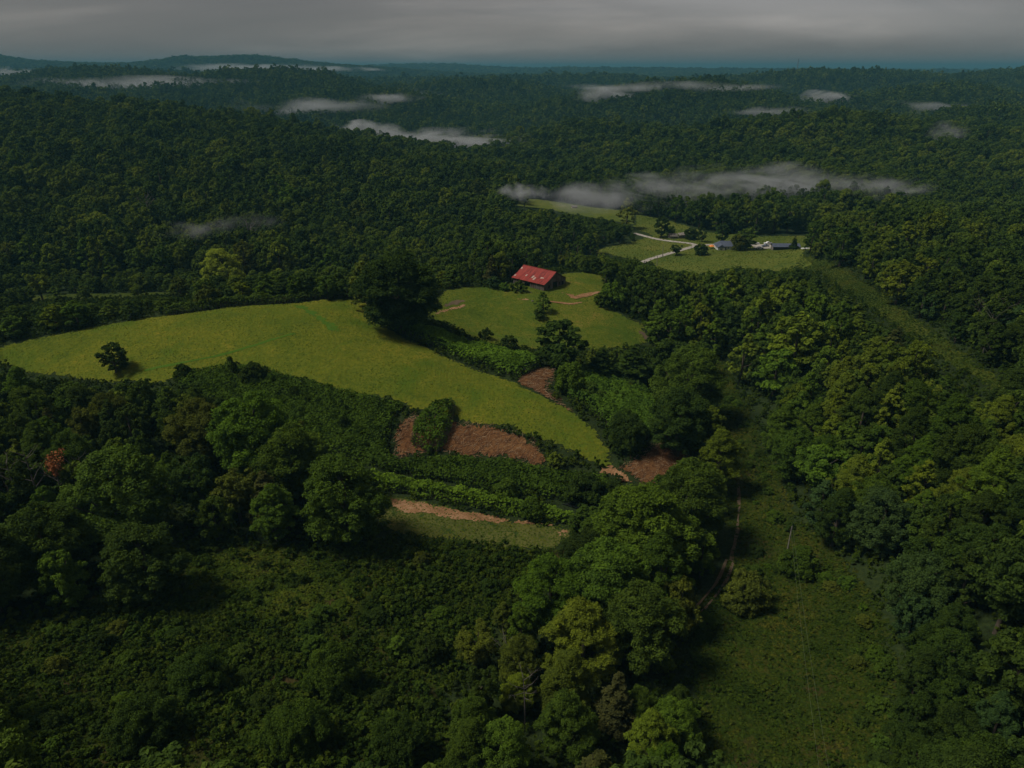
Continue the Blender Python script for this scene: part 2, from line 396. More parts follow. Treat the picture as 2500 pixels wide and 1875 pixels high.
def sheet(name, poly, matl, spacing, lift=.12, jitter=0.0, parent=None, kind='structure', ragged=0.0):
    """a sheet of ground cover draped on the terrain"""
    q = []
    for i in range(len(poly)):
        a, b = poly[i], poly[(i + 1) % len(poly)]
        m_ = max(1, int(np.hypot(*(b - a)) / (spacing * .6)))
        for k in range(m_):
            q.append(a + (b - a) * k / m_)
    q = np.array(q)
    if jitter:
        q = q + np.stack([fbm(q[:, 0] / 7, q[:, 1] / 7, 3, 5), fbm(q[:, 0] / 7, q[:, 1] / 7, 3, 15)], -1) * jitter * 4
    x0, y0 = q.min(0); x1, y1 = q.max(0)
    xs, ys = np.meshgrid(np.arange(x0, x1, spacing), np.arange(y0, y1, spacing))
    xs = xs.ravel() + rng.uniform(-.3, .3, xs.size) * spacing; ys = ys.ravel() + rng.uniform(-.3, .3, ys.size) * spacing
    k = inside(q, xs, ys)
    allp = np.concatenate([q, np.stack([xs[k], ys[k]], -1)])
    nv = len(q)
    r = delaunay_2d_cdt([Vector(p) for p in allp], [], [list(range(nv))], 1, 1e-4)
    v = np.array([(p.x, p.y) for p in r[0]])
    z = height(v[:, 0], v[:, 1]) + lift
    faces = [f for f in r[2]]
    if ragged:
        c = np.array([v[list(f)].mean(0) for f in faces]); dm = np.full(len(c), 1e9)
        for a, b in zip(q, np.roll(q, -1, 0)):
            ab = b - a; t = np.clip(((c - a) @ ab) / (ab @ ab + 1e-9), 0, 1); dm = np.minimum(dm, np.hypot(*(c - a - t[:, None] * ab).T))
        keep_ = dm / ragged + fbm(c[:, 0] / (ragged * 1.3), c[:, 1] / (ragged * 1.3), 3, 44) * 1.7 + rng.normal(0, .12, len(c)) > .42
        faces = [f for f, k_ in zip(faces, keep_) if k_]
    me = bpy.data.meshes.new(name)
    me.from_pydata(np.column_stack([v, z]).tolist(), [], faces)
    for p in me.polygons: p.use_smooth = True
    me.materials.append(matl); me.update()
    if me.polygons and sum(p.normal.z for p in me.polygons) < 0: me.flip_normals()
    return tag(add(name, me, parent), kind=kind)
def ribbon(name, pts, width, matl, lift=.2, off=0.0, kind='structure', step=2.0, rough=.3):
    """a road or rut along a line of ground points"""
    p = np.array(pts, float)
    seg = np.hypot(*np.diff(p, axis=0).T); s = np.concatenate([[0], np.cumsum(seg)])
    t = np.linspace(0, s[-1], max(3, int(s[-1] / step)))
    # smooth the corners with a short moving average
    xy = np.stack([np.interp(t, s, p[:, 0]), np.interp(t, s, p[:, 1])], -1)
    for _ in range(6): xy[1:-1] = (xy[:-2] + 2 * xy[1:-1] + xy[2:]) / 4
    tg = np.gradient(xy, axis=0); tg /= np.linalg.norm(tg, axis=1)[:, None]
    nr = np.stack([-tg[:, 1], tg[:, 0]], -1)
    cols = []
    for a in (-.5, -.17, .17, .5):
        w = width * np.clip(1 + rough * fbm(t / 5, t * 0 + a * 9, 3, 4)[:, None], .02, 2)
        c = xy + nr * (off + a * w)
        cols.append(np.column_stack([c, height(c[:, 0], c[:, 1]) + lift]))
    V = np.stack(cols, 1).reshape(-1, 3); k = len(t)
    F = [(4 * i + j, 4 * i + j + 1, 4 * i + j + 5, 4 * i + j + 4) for i in range(k - 1) for j in range(3)]
    me = mesh_np(name, V, F, [matl], True)
    if sum(q.normal.z for q in me.polygons) < 0: me.flip_normals()
    return tag(add(name, me), kind=kind)

# ------------------------------------------------------------------ ground cover outlines (pixels of the photograph, with a height where the spot is on a crest)
PX = {}
PX['field'] = [(-60,858,-2),(0,842,-1),(150,814,1),(350,778,3),(550,752,4.4),(720,741,4.9),(885,731,4.3),(905,755),(935,795),(1050,855),(1170,905),(1255,930),(1300,960),(1390,1000),(1455,1050),(1490,1100),(1500,1140),(1450,1130),(1340,1085),(1250,1050),(1110,1020),(1010,1005),(990,985),(850,960),(700,920),(560,895),(380,935),(250,932),(100,915),(0,895),(-60,888)]
PX['pasture'] = [(1078,712),(1120,702),(1200,694),(1262,688),(1330,680),(1400,668,-4.6),(1440,667,-4.6),(1478,677,-5.4),(1480,700),(1462,730),(1500,760),(1570,790),(1590,835),(1550,848),(1440,852),(1300,852),(1180,837),(1100,795),(1030,770),(1060,735)]
PX['meadow'] = [(1365,620),(1500,600),(1550,588),(1590,575),(1545,555),(1553,522),(1600,532),(1680,552),(1720,567),(1850,577),(1978,575),(1985,605),(1965,628),(1985,645),(1930,665),(1850,665),(1800,655),(1700,690),(1640,680),(1590,645),(1480,620)]
PX['upper_meadow'] = [(1262,502),(1330,510),(1400,524),(1470,536),(1548,548),(1548,518),(1480,510),(1420,502),(1330,488),(1268,484)]
PX['far_meadow'] = [(1385,462),(1440,475),(1500,492),(1545,510),(1545,500),(1490,478),(1420,458)]
PX['valley_grass'] = [(-40,742),(60,738),(190,732),(330,728),(470,722),(470,712),(330,716),(180,718),(0,728)]
PX['strip'] = [(1955,622),(2020,632),(2085,668),(2190,745),(2290,812),(2380,878),(2470,960),(2440,975),(2320,890),(2220,820),(2120,752),(2040,700),(1980,665),(1940,650)]
PX['clearing'] = [(1725,880),(1775,880),(1800,950),(1850,1050),(1900,1150),(1950,1260),(2090,1390),(2150,1480),(2190,1600),(2200,1890),(1720,1890),(1700,1700),(1680,1560),(1660,1530),(1700,1490),(1760,1410),(1790,1340),(1770,1200),(1770,1050),(1740,950)]
PX['patch'] = [(910,1205),(1000,1215),(1150,1250),(1300,1278),(1405,1285),(1395,1312),(1350,1345),(1250,1342),(1100,1318),(960,1300),(915,1262)]
PX['brush'] = [(360,1360),(560,1320),(760,1340),(900,1320),(960,1305),(1100,1320),(1250,1345),(1380,1345),(1330,1430),(1200,1520),(1080,1680),(1120,1900),(-150,1900),(-150,1560),(130,1520)]
WPOLY = {k: worldpoly(v) for k, v in PX.items()}
def soft(poly, amount, seed):
    return poly

sheet('hay_field', WPOLY['field'], M['hay'], 1.5, .12, 1.0, ragged=1.5)
sheet('pasture', WPOLY['pasture'], M['pasture'], 1.5, .12, 1.0, ragged=1.6)
sheet('meadow', WPOLY['meadow'], M['meadow'], 4.0, .14, 1.5, ragged=3.0)
sheet('meadow', WPOLY['upper_meadow'], M['meadow'], 6.0, .2)
sheet('meadow', WPOLY['far_meadow'], M['meadow'], 6.0, .2)
sheet('valley_grass', WPOLY['valley_grass'], M['strip'], 3.0, .2, 1.0, ragged=2.0)
sheet('grass_strip', WPOLY['strip'], M['strip'], 1.6, .12, 1.0, ragged=2.2)
sheet('clearing', WPOLY['clearing'], M['rough'], 2.0, .12, 1.2, ragged=2.5)
sheet('grass_patch', WPOLY['patch'], M['olive'], 1.4, .12, .8, ragged=1.6)
sheet('brush_slope', WPOLY['brush'], M['rough'], 4.0, .10, 1.0)
SOIL = {
 'stubble_patch': [
  [(965,1078),(1000,1018),(1035,1018),(1110,1030),(1180,1038),(1260,1062),(1312,1085),(1332,1130),(1300,1142),(1230,1120),(1130,1115),(1070,1105),(990,1120),(955,1125)],
  [(1258,930),(1285,905),(1325,898),(1362,902),(1350,925),(1335,950),(1375,990),(1398,1005),(1385,1003),(1330,970),(1285,948)],
  [(1560,1110),(1595,1078),(1640,1085),(1690,1118),(1675,1150),(1620,1180),(1560,1190),(1530,1160),(1505,1145)],
  [(955,1078),(975,1035),(1015,1005),(1018,1015),(998,1050),(970,1085)]],
 'clay_patch': [
  [(1468,1138),(1490,1132),(1520,1148),(1548,1175),(1530,1180),(1490,1160),(1466,1156)],
  [(922,1212),(1000,1219),(1100,1240),(1250,1268),(1370,1282),(1300,1282),(1200,1278),(1090,1266),(980,1250),(930,1230)],
  [(1262,731),(1285,729),(1303,735),(1295,738)],
  [(1370,715),(1400,719),(1418,728),(1395,729)],
  [(1385,740),(1418,738),(1422,742),(1400,745)],
  [(1100,750),(1132,744),(1140,738),(1138,748),(1100,757),(1060,772),(1070,760)],
  [(1350,1290),(1395,1290),(1390,1302),(1365,1318)]],
 'dark_soil_patch': [[(1080,748),(1092,738),(1115,732),(1138,734),(1130,742),(1100,748)], [(1555,805),(1580,812),(1592,835),(1572,830)]],
}
for nm, L in SOIL.items():
    for k, p in enumerate(L):
        sheet(nm, worldpoly(p), {'s': M['stalks'], 'c': M['clay'], 'd': M['track']}[nm[0]], .8 if nm[0] != 's' else 1.1, .20, .5, ragged=1.6 if nm[0] != 's' else 2.4)
sheet('flattened_grass', worldpoly([(712,745),(735,744),(790,770),(838,805),(830,812),(800,806),(770,780)]), M['flat'], 1.0, .18, .6, ragged=2.2)
sheet('pond', worldpoly([(1372,1232),(1420,1222),(1500,1226),(1530,1240),(1490,1252),(1420,1248)]), M['water'], 2.5, .25, .6)
wl_ = [o for o in bpy.data.objects if o.name == 'pond'][0].data
zz = np.median([v.co.z for v in wl_.vertices]) + .25
for v in wl_.vertices: v.co.z = zz

def gline(pts): return [cast1(*p) for p in pts]
ribbon('gravel_road', gline([(1560,645),(1590,632),(1650,615),(1695,602),(1702,598),(1690,596),(1640,590),(1600,584),(1570,576),(1548,570)]), 4.2, M['gravel'], .3)
ribbon('gravel_road', gline([(1695,601),(1740,598),(1800,597),(1850,601),(1880,605)]), 4.0, M['gravel'], .34)
yard = worldpoly([(1838,604),(1850,597),(1890,598),(1890,607),(1850,609)])
sheet('gravel_yard', yard, M['gravel'], 3.0, .32)
TR = gline([(1800,1180),(1801,1250),(1795,1310),(1782,1370),(1760,1425),(1720,1475),(1685,1512)])
ribbon('dirt_track', TR[:4], .75, M['track'], .25, .3, rough=2.4, step=1.0)
for o in (-.85, .85):
    ribbon('dirt_track', TR[3:], .65, M['track'], .25, o, rough=1.8, step=1.0)
ribbon('flattened_grass', gline([(352,906),(450,886),(540,868),(640,838),(720,815)]), 1.1, M['flat'], .2, rough=1.6, step=1.0)
ribbon('dirt_track', gline([(1400,729),(1430,722),(1465,714)]), 2.6, M['clay'], .3, rough=2.2, step=1.0)
ribbon('dirt_track', gline([(1340,737),(1370,741),(1400,744),(1420,739)]), 1.3, M['clay'], .3, rough=2.4, step=1.0)

# ------------------------------------------------------------------ foliage
def foliage_mat(name, individual, stops=None, rough=.55, transl=.22):
    """leaf material: hue from the tree (object colour) or a random mix, tone per leaf clump"""
    m, ns, ls = mat(name)
    oi = N(ns, 'ShaderNodeObjectInfo')
    if individual:
        base = oi.outputs['Color']
    else:
        g = N(ns, 'ShaderNodeNewGeometry')
        nz = noise(ns, ls, g.outputs['Position'], .006, 3)
        s = N(ns, 'ShaderNodeMath', operation='MULTIPLY_ADD'); ls.new(oi.outputs['Random'], s.inputs[0]); s.inputs[1].default_value = .8
        s2 = N(ns, 'ShaderNodeMath', operation='MULTIPLY_ADD'); ls.new(nz.outputs[0], s2.inputs[0]); s2.inputs[1].default_value = .9; s2.inputs[2].default_value = -.36
        ls.new(s2.outputs[0], s.inputs[2])
        r = ramp(ns, stops); ls.new(s.outputs[0], r.inputs[0]); base = r.outputs[0]
    at = N(ns, 'ShaderNodeAttribute'); at.attribute_name = 'tone'
    tr = ramp(ns, [(0, (.58, .60, .62)), (.5, (1, 1, 1)), (1, (1.5, 1.42, 1.05))]); ls.new(at.outputs['Fac'], tr.inputs[0])
    col = mixc(ns, ls, base, tr.outputs[0], 1.0, 'MULTIPLY')
    d = N(ns, 'ShaderNodeBsdfDiffuse'); ls.new(col, d.inputs['Color'])
    t = N(ns, 'ShaderNodeBsdfTranslucent')
    tcol = mixc(ns, ls, col, (1.25, 1.25, .45), 1.0, 'MULTIPLY'); ls.new(tcol, t.inputs['Color'])
    mx = N(ns, 'ShaderNodeMixShader'); mx.inputs[0].default_value = transl; ls.new(d.outputs[0], mx.inputs[1]); ls.new(t.outputs[0], mx.inputs[2])
    gl = N(ns, 'ShaderNodeBsdfGlossy'); gl.inputs['Roughness'].default_value = rough; gl.inputs['Color'].default_value = (.8, .85, .8, 1)
    m2 = N(ns, 'ShaderNodeMixShader'); m2.inputs[0].default_value = .002; ls.new(mx.outputs[0], m2.inputs[1]); ls.new(gl.outputs[0], m2.inputs[2])
    o = N(ns, 'ShaderNodeOutputMaterial'); ls.new(m2.outputs[0], o.inputs[0])
    return m
FOREST = [(0, (0.0293, 0.0504, 0.0110)), (.3, (0.0464, 0.0792, 0.0121)), (.55, (0.0659, 0.1044, 0.0132)), (.8, (0.0927, 0.1296, 0.0143)), (.95, (0.1269, 0.1608, 0.0165))]
M['leaf'] = foliage_mat('tree_leaves', True)
M['leaf_forest'] = foliage_mat('forest_leaves', False, FOREST)
M['leaf_brush_dim'] = foliage_mat('dimmed_brush_leaves', False, [(0, (0.0232, 0.0442, 0.0056)), (.5, (0.0421, 0.0703, 0.0071)), (1, (0.0725, 0.0963, 0.0095))])  # greens darkened: the dim foreground is put into the leaf colour
M['leaf_thicket'] = foliage_mat('thicket_leaves', True)
M['bark'] = plain('tree_bark', (.085, .068, .05), .95, .1, var=.25, scale=.8)
M['bark_pale'] = plain('bleached_dead_bark', (.15, .13, .11), .9, .1, var=.2, scale=.8)

def rand_dirs(k, r, zmin=-1.0):
    z = r.uniform(zmin, 1, k); a = r.uniform(0, 2 * math.pi, k); s = np.sqrt(1 - z * z)
    return np.stack([s * np.cos(a), s * np.sin(a), z], -1)
def leaf_quads(pos, nrm, size, r, long=1.25):
    """pointed quads, each a small spray of leaves, bent along the middle"""
    k = len(pos)
    nrm = nrm / (np.linalg.norm(nrm, axis=1)[:, None] + 1e-9)
    h = r.normal(size=(k, 3)); t = np.cross(nrm, h); t /= np.linalg.norm(t, axis=1)[:, None] + 1e-9
    b = np.cross(nrm, t)
    s = (size * r.uniform(.6, 1.35, k))[:, None]
    p0 = pos + t * s * long * .5; p2 = pos - t * s * long * .5
    lift = nrm * s * .16
    p1 = pos + b * s * .42 + lift; p3 = pos - b * s * .42 + lift
    v = np.stack([p0, p1, p2, p3], 1).reshape(-1, 3)
    f = np.arange(4 * k).reshape(k, 4)
    f = np.concatenate([f[:, [0, 1, 2]], f[:, [0, 2, 3]]], 1).reshape(-1, 3)
    return v, f
def envelope(shape, h):
    """crown radius (0..1) at relative height h (0..1)"""
    if shape == 'round': return np.sqrt(np.clip(1 - ((h - .46) / .56) ** 2, 0, 1))
    if shape == 'tall': return np.clip(np.sin(np.pi * np.clip(h * .93 + .07, 0, 1) ** .72), 0, 1) ** .8
    if shape == 'spread': return np.sqrt(np.clip(1 - ((h - .62) / .63) ** 2, 0, 1)) * (.72 + .28 * np.clip(h * 1.6, 0, 1))
    if shape == 'cone': return np.clip((1 - h) ** .75, 0, 1) * np.clip(h * 6 + .35, 0, 1)
    return np.sqrt(np.clip(1 - (2 * h - 1) ** 2, 0, 1))
def crown_geo(seed, shape, R, H, lobes, subs, leaves, leaf, z0=0.0, jit=.5):
    """crown: limbs' foliage masses (lobes) broken into sprays (subs) carrying the leaves"""
    r = np.random.default_rng(seed)
    V = []; Fq = []; T = []; nv = 0
    L = []
    k = 0
    hs = (np.arange(lobes) + r.uniform(.1, .9, lobes)) / lobes
    az = np.arange(lobes) * 2.39996 + r.uniform(-.5, .5, lobes)
    for h, a in zip(hs, az):
        if len(L) > 6 and r.uniform() < .16: continue
        e = float(envelope(shape, np.array(h))) * r.uniform(.58, 1.16)
        rl = R * (r.uniform(.15, .25) if r.uniform() < .45 else r.uniform(.25, .40)) * (.75 + .25 * (1 - abs(h - .45)))
        if shape in ('tall', 'cone'): rl *= .82
        rr = max(0.0, e * R - rl * .75)
        L.append((rr * math.cos(a), rr * math.sin(a), z0 + h * H - rl * .3, rl))
    L = np.array(L)
    # a ragged lean and bulges
    ln = r.uniform(-.09, .09, 2) * H
    L[:, 0] += ln[0] * ((L[:, 2] - z0) / H) ** 2; L[:, 1] += ln[1] * ((L[:, 2] - z0) / H) ** 2
    per = max(1, leaves // (lobes * subs))
    w = L[:, 3] ** 2; w = w / w.mean()
    for i, (x, y, z, rl) in enumerate(L):
        ltone = r.normal(.5, .13)
        out = np.array([x, y, 0.0]); out /= np.linalg.norm(out) + 1e-6
        d = rand_dirs(subs, r, -.35) + out * .35 + np.array([0, 0, .15]); d /= np.linalg.norm(d, axis=1)[:, None]
        for q in range(subs):
            c = np.array([x, y, z]) + d[q] * rl * r.uniform(.55, .95) * np.array([1, 1, .85])
            rs = rl * r.uniform(.30, .58)
            m_ = max(1, int(per * w[i] * r.uniform(.7, 1.3)))
            dd = rand_dirs(m_, r, -.55) + d[q] * .45; dd /= np.linalg.norm(dd, axis=1)[:, None]
            p = c + dd * rs * r.uniform(.55, 1.08, m_)[:, None] * np.array([1, 1, .75])
            nn = dd * .75 + np.array([0, 0, .65]) + r.normal(size=(m_, 3)) * jit
            v, f = leaf_quads(p, nn, leaf, r)
            V.append(v); Fq.append(f + nv); nv += len(v)
            T.append(np.clip(np.repeat(ltone + r.normal(0, .12) + r.normal(0, .15, m_), 2), 0, 1))
    return np.concatenate(V), np.concatenate(Fq), np.concatenate(T), L
def conifer_geo(seed, R, H, tiers, leaves, leaf, z0=0.0):
    """feathery evergreen: whorls of drooping boughs"""
    r = np.random.default_rng(seed)
    V = []; Fq = []; T = []; nv = 0; L = []
    for k in range(tiers):
        h = (k + r.uniform(0, .7)) / tiers
        rad = R * float((1 - h) ** .7 * min(1, h * 4 + .45)) * r.uniform(.8, 1.12)
        nb_ = max(4, int(9 * (1 - h) + 4))
        for b in range(nb_):
            a = r.uniform(0, 2 * math.pi); ln = rad * r.uniform(.65, 1.1) + .3
            m_ = max(2, int(leaves / (tiers * 8.5) * (ln / R + .25) * 1.4))
            s = r.uniform(.2, 1, m_) ** .8
            base = np.array([0, 0, z0 + h * H])
            dr = np.array([math.cos(a), math.sin(a), .22])
            p = base + s[:, None] * ln * dr + np.array([0, 0, -.26]) * (s[:, None] ** 2) * ln
            side = np.array([-math.sin(a), math.cos(a), 0])
            p = p + side * (r.normal(0, .16, m_) * ln * (1.1 - .5 * s))[:, None] + r.normal(0, .10, (m_, 3)) * ln * .4
            nn = np.array([0, 0, 1.0]) + r.normal(size=(m_, 3)) * .38 + dr * .25
            v, f = leaf_quads(p, nn, leaf, r, 1.7)
            V.append(v); Fq.append(f + nv); nv += len(v)
            t0 = r.normal(.48, .12)
            T.append(np.clip(np.repeat(t0 + r.normal(0, .12, m_), 2), 0, 1))
        L.append((r.uniform(-.2, .2) * R, r.uniform(-.2, .2) * R, z0 + h * H, R * .2))
    return np.concatenate(V), np.concatenate(Fq), np.concatenate(T), np.array(L)
def tube(path, radii, sides=6):
    path = np.array(path, float); k = len(path)
    tg = np.gradient(path, axis=0); tg /= np.linalg.norm(tg, axis=1)[:, None] + 1e-9
    V = []
    for i in range(k):
        a = np.cross(tg[i], [0.31, .95, .07]); a /= np.linalg.norm(a) + 1e-9; b = np.cross(tg[i], a)
        for s in range(sides):
            w_ = 2 * math.pi * s / sides
            V.append(path[i] + radii[i] * (math.cos(w_) * a + math.sin(w_) * b))
    F = []
    for i in range(k - 1):
        for s in range(sides):
            s2 = (s + 1) % sides
            F.append((i * sides + s, i * sides + s2, (i + 1) * sides + s2)); F.append((i * sides + s, (i + 1) * sides + s2, (i + 1) * sides + s))
    return np.array(V), np.array(F)
def trunk_geo(seed, R, H, L, limbs, sides=6, z_low=-1.5, thick=1.0):
    r = np.random.default_rng(seed + 77)
    top = L[np.argmax(L[:, 2])]
    r0 = (.045 * H ** .5 * R ** .5 + .06) * thick
    zs = np.array([z_low, 0, .25, .5, .75, .93]) * 1.0
    zs[1:] *= top[2]
    px = r.normal(0, .02, 6).cumsum() * R; py = r.normal(0, .02, 6).cumsum() * R
    path = np.stack([px, py, zs], -1); path[0, :2] = path[1, :2]
    path[-1, :2] = top[:2] * .8
    V, F = tube(path, r0 * np.array([1.35, 1.1, .85, .62, .36, .12]), sides)
    Vs = [V]; Fs = [F]; nv = len(V)
    order = r.permutation(len(L))[:limbs]
    for i in order:
        e = L[i, :3]; zb = max(.14 * top[2], e[2] - np.hypot(e[0], e[1]) * .9)
        t = np.interp(zb, path[:, 2], np.arange(6)); bx = np.interp(t, np.arange(6), path[:, 0]); by = np.interp(t, np.arange(6), path[:, 1])
        b0 = np.array([bx, by, zb]); mid = (b0 + e) / 2 + np.array([0, 0, -.06 * np.hypot(*(e - b0)[:2])])
        rr = r0 * .42 * (1 - .5 * zb / top[2])
        v, f = tube([b0, mid, e], [rr, rr * .65, rr * .25], max(4, sides - 1))
        Vs.append(v); Fs.append(f + nv); nv += len(v)
    return np.concatenate(Vs), np.concatenate(Fs)

# unit-scale prototypes: crown radius 1 is scaled per tree; built at natural size R=6, H=crown height
class Proto: pass
def make_proto(seed, shape, lod):
    p = Proto(); p.shape = shape
    R = 6.0
    Hc = {'round': 11.0, 'tall': 15.5, 'spread': 9.0, 'pine': 16.0, 'cone': 15.0, 'bush': 7.0}[shape]
    z0 = {'round': 2.6, 'tall': 3.2, 'spread': 4.2, 'pine': 2.0, 'cone': 1.2, 'bush': .2}[shape]
    n_, leaf, lobes, subs = {-1: (64000, .235, 92, 14), 0: (20000, .42, 52, 10), 1: (5600, .80, 36, 6), 2: (1300, 1.45, 22, 4), 3: (150, 3.9, 8, 2)}[lod]
    if shape in ('pine',):
        v, f, t, L = conifer_geo(seed, R, Hc, {-1: 24, 0: 20, 1: 15, 2: 9, 3: 5}[lod], int(n_ * .85), leaf * .95, z0)
    else:
        sh = 'round' if shape == 'bush' else shape
        v, f, t, L = crown_geo(seed, sh, R, Hc, lobes if shape != 'tall' else int(lobes * 1.15), subs, n_, leaf, z0, {-1: .5, 0: .48, 1: .34, 2: .24, 3: .2}[lod])
    p.R, p.H = R, float(np.percentile(v[:, 2], 99.5))
    p.crown = (v, f, t)
    p.trunk = trunk_geo(seed, R, p.H, L, {-1: 22, 0: 14, 1: 7, 2: 0, 3: 0}[lod], {-1: 8, 0: 7, 1: 5, 2: 4, 3: 3}[lod])
    return p
SHAPES = ['round', 'tall', 'spread', 'pine', 'cone', 'bush']
PROTO = {}
for sh in SHAPES:
    for lod, cnt in ((-1, 2 if sh in ('round', 'tall', 'bush') else 0), (0, 2), (1, 3)):
        for s in range(cnt):
            p = make_proto(100 * SHAPES.index(sh) + 10 * lod + s + 21, sh, lod)
            v, f, t = p.crown
            p.crown_me = mesh_np(sh + '_crown', v, f, [M['leaf']], False, [('tone', 'FACE', t)])
            p.trunk_me = mesh_np(sh + '_trunk', *p.trunk, [M['bark']], True)
            PROTO[(sh, lod, s)] = p

def solid_proto(name, p, leafmat):
    v, f, t = p.crown; tv, tf = p.trunk
    V = np.concatenate([v, tv]); F = np.concatenate([f, tf + len(v)])
    me = mesh_np(name, V, F, [leafmat, M['bark']], False, [('tone', 'FACE', np.concatenate([t, np.full(len(tf), .5)]))])
    mi = np.concatenate([np.zeros(len(f), np.int32), np.ones(len(tf), np.int32)]); me.polygons.foreach_set('material_index', mi)
    return bpy.data.objects.new(name, me)
def scatter(name, protos, pos, scl, rot, kind_idx, label=None, lift=0.0):
    """one mass of plants: points carrying shared plant meshes"""
    c = bpy.data.collections.new(name + '_plants')
    for o in protos: c.objects.link(o)
    me = bpy.data.meshes.new(name)
    pos = np.asarray(pos, np.float32)
    me.vertices.add(len(pos)); me.vertices.foreach_set('co', pos.ravel())
    for nm, ty, dat in (('scl', 'FLOAT_VECTOR', scl), ('rot', 'FLOAT_VECTOR', rot), ('pick', 'INT', kind_idx)):
        a = me.attributes.new(nm, ty, 'POINT')
        a.data.foreach_set('vector' if ty == 'FLOAT_VECTOR' else 'value', np.asarray(dat, np.float32 if ty != 'INT' else np.int32).ravel())
    o = add(name, me)
    ng = bpy.data.node_groups.new(name + '_scatter', 'GeometryNodeTree')
    ng.interface.new_socket('Geometry', in_out='INPUT', socket_type='NodeSocketGeometry')
    ng.interface.new_socket('Geometry', in_out='OUTPUT', socket_type='NodeSocketGeometry')
    ns, ls = ng.nodes, ng.links
    gi = ns.new('NodeGroupInput'); go = ns.new('NodeGroupOutput')
    m2p = ns.new('GeometryNodeMeshToPoints'); ls.new(gi.outputs[0], m2p.inputs['Mesh'])
    ci = ns.new('GeometryNodeCollectionInfo'); ci.inputs['Collection'].default_value = c
    ci.inputs['Separate Children'].default_value = True; ci.inputs['Reset Children'].default_value = True
    iop = ns.new('GeometryNodeInstanceOnPoints'); ls.new(m2p.outputs[0], iop.inputs['Points']); ls.new(ci.outputs[0], iop.inputs['Instance'])
    iop.inputs['Pick Instance'].default_value = True
    def attr(nm, ty):
        n_ = ns.new('GeometryNodeInputNamedAttribute'); n_.data_type = ty; n_.inputs['Name'].default_value = nm; return n_.outputs[0]
    ls.new(attr('pick', 'INT'), iop.inputs['Instance Index'])
    e2r = ns.new('FunctionNodeEulerToRotation'); ls.new(attr('rot', 'FLOAT_VECTOR'), e2r.inputs[0]); ls.new(e2r.outputs[0], iop.inputs['Rotation'])
    ls.new(attr('scl', 'FLOAT_VECTOR'), iop.inputs['Scale'])
    ls.new(iop.outputs[0], go.inputs[0])
    md = o.modifiers.new('scatter', 'NODES'); md.node_group = ng
    tag(o, label, kind='stuff')
    return o

# ------------------------------------------------------------------ where trees stand
def cells(x0, x1, y0, y1, sp, r):
    xs, ys = np.meshgrid(np.arange(x0, x1, sp), np.arange(y0, y1, sp))
    xs = xs + (np.arange(xs.shape[0]) % 2)[:, None] * sp * .5
    return (xs + r.uniform(-.36, .36, xs.shape) * sp).ravel(), (ys + r.uniform(-.36, .36, ys.shape) * sp).ravel()
THICKET = {
 'long dense strip of tall leafy thicket along the right edge of the hay field': ([(925,778),(1000,792),(1100,832),(1200,862),(1322,886),(1318,898),(1262,925),(1180,898),(1060,848),(975,812),(938,795)], 3.6, (0.0980, 0.1758, 0.0145)),
 'broad dark thicket below the lower left edge of the hay field': ([(420,925),(560,896),(640,908),(720,930),(850,964),(985,995),(962,1030),(945,1070),(950,1120),(1000,1130),(1100,1125),(1230,1128),(1320,1150),(1480,1172),(1500,1210),(1380,1228),(1250,1205),(1080,1180),(930,1150),(800,1110),(690,1050),(560,1000),(440,960)], 2.6, (0.0510, 0.0892, 0.0087)),
 'tongue of tall thicket between the two lower soil patches': ([(1000,1080),(1018,1040),(1050,1004),(1108,990),(1112,1012),(1098,1060),(1082,1100),(1040,1112)], 4.0, (0.0627, 0.1098, 0.0096)),
 'narrow thicket strip above the orange soil of the lower grass patch': ([(905,1160),(960,1170),(1050,1190),(1150,1208),(1290,1238),(1408,1268),(1402,1284),(1300,1270),(1150,1240),(1000,1210),(912,1196)], 2.8, (0.0941, 0.1578, 0.0125)),
 'dome of leafy thicket on the bank right of the hay field tip': ([(1365,945),(1392,915),(1440,905),(1500,912),(1560,935),(1600,985),(1610,1040),(1590,1070),(1560,1098),(1520,1080),(1480,1040),(1430,998),(1385,975)], 3.2, (0.0666, 0.1235, 0.0125)),
 'low dark hedge along the far crest of the hay field': ([(400,768,2.5),(560,746,4),(720,733,4.6),(860,722,4.6),(868,728,4.3),(720,740,4.9),(560,753,4.3),(400,776,3)], 3.4, (0.0625, 0.0995, 0.0126)),
}
TPOLY = {k: worldpoly(v[0]) for k, v in THICKET.items()}
BARN_C = (12.0, 329.0)
NO_TREE = [WPOLY[k] for k in ('field', 'pasture', 'meadow', 'upper_meadow', 'far_meadow', 'valley_grass', 'strip', 'clearing', 'patch', 'brush')] + list(TPOLY.values()) + [worldpoly(p) for L in SOIL.values() for p in L[:1 if L is SOIL['clay_patch'] else 4]] + [worldpoly([(1360,1215),(1540,1215),(1540,1265),(1360,1265)])]
def free(x, y):
    k = np.ones(len(x), bool)
    for p in NO_TREE:
        b0 = p.min(0) - 1; b1 = p.max(0) + 1
        w_ = (x > b0[0]) & (x < b1[0]) & (y > b0[1]) & (y < b1[1])
        if w_.any():
            idx_ = np.where(w_)[0]; k[idx_] &= ~inside(p, x[idx_], y[idx_])
    k &= ~((abs(x - TRX(y)) < 4.5) & (y > TRP[:, 1].min() - 3) & (y < TRP[:, 1].max() + 3))
    return k
TRP = np.array(TR)
_o = np.argsort(TRP[:, 1])
def TRX(y): return np.interp(y, TRP[_o, 1], TRP[_o, 0])

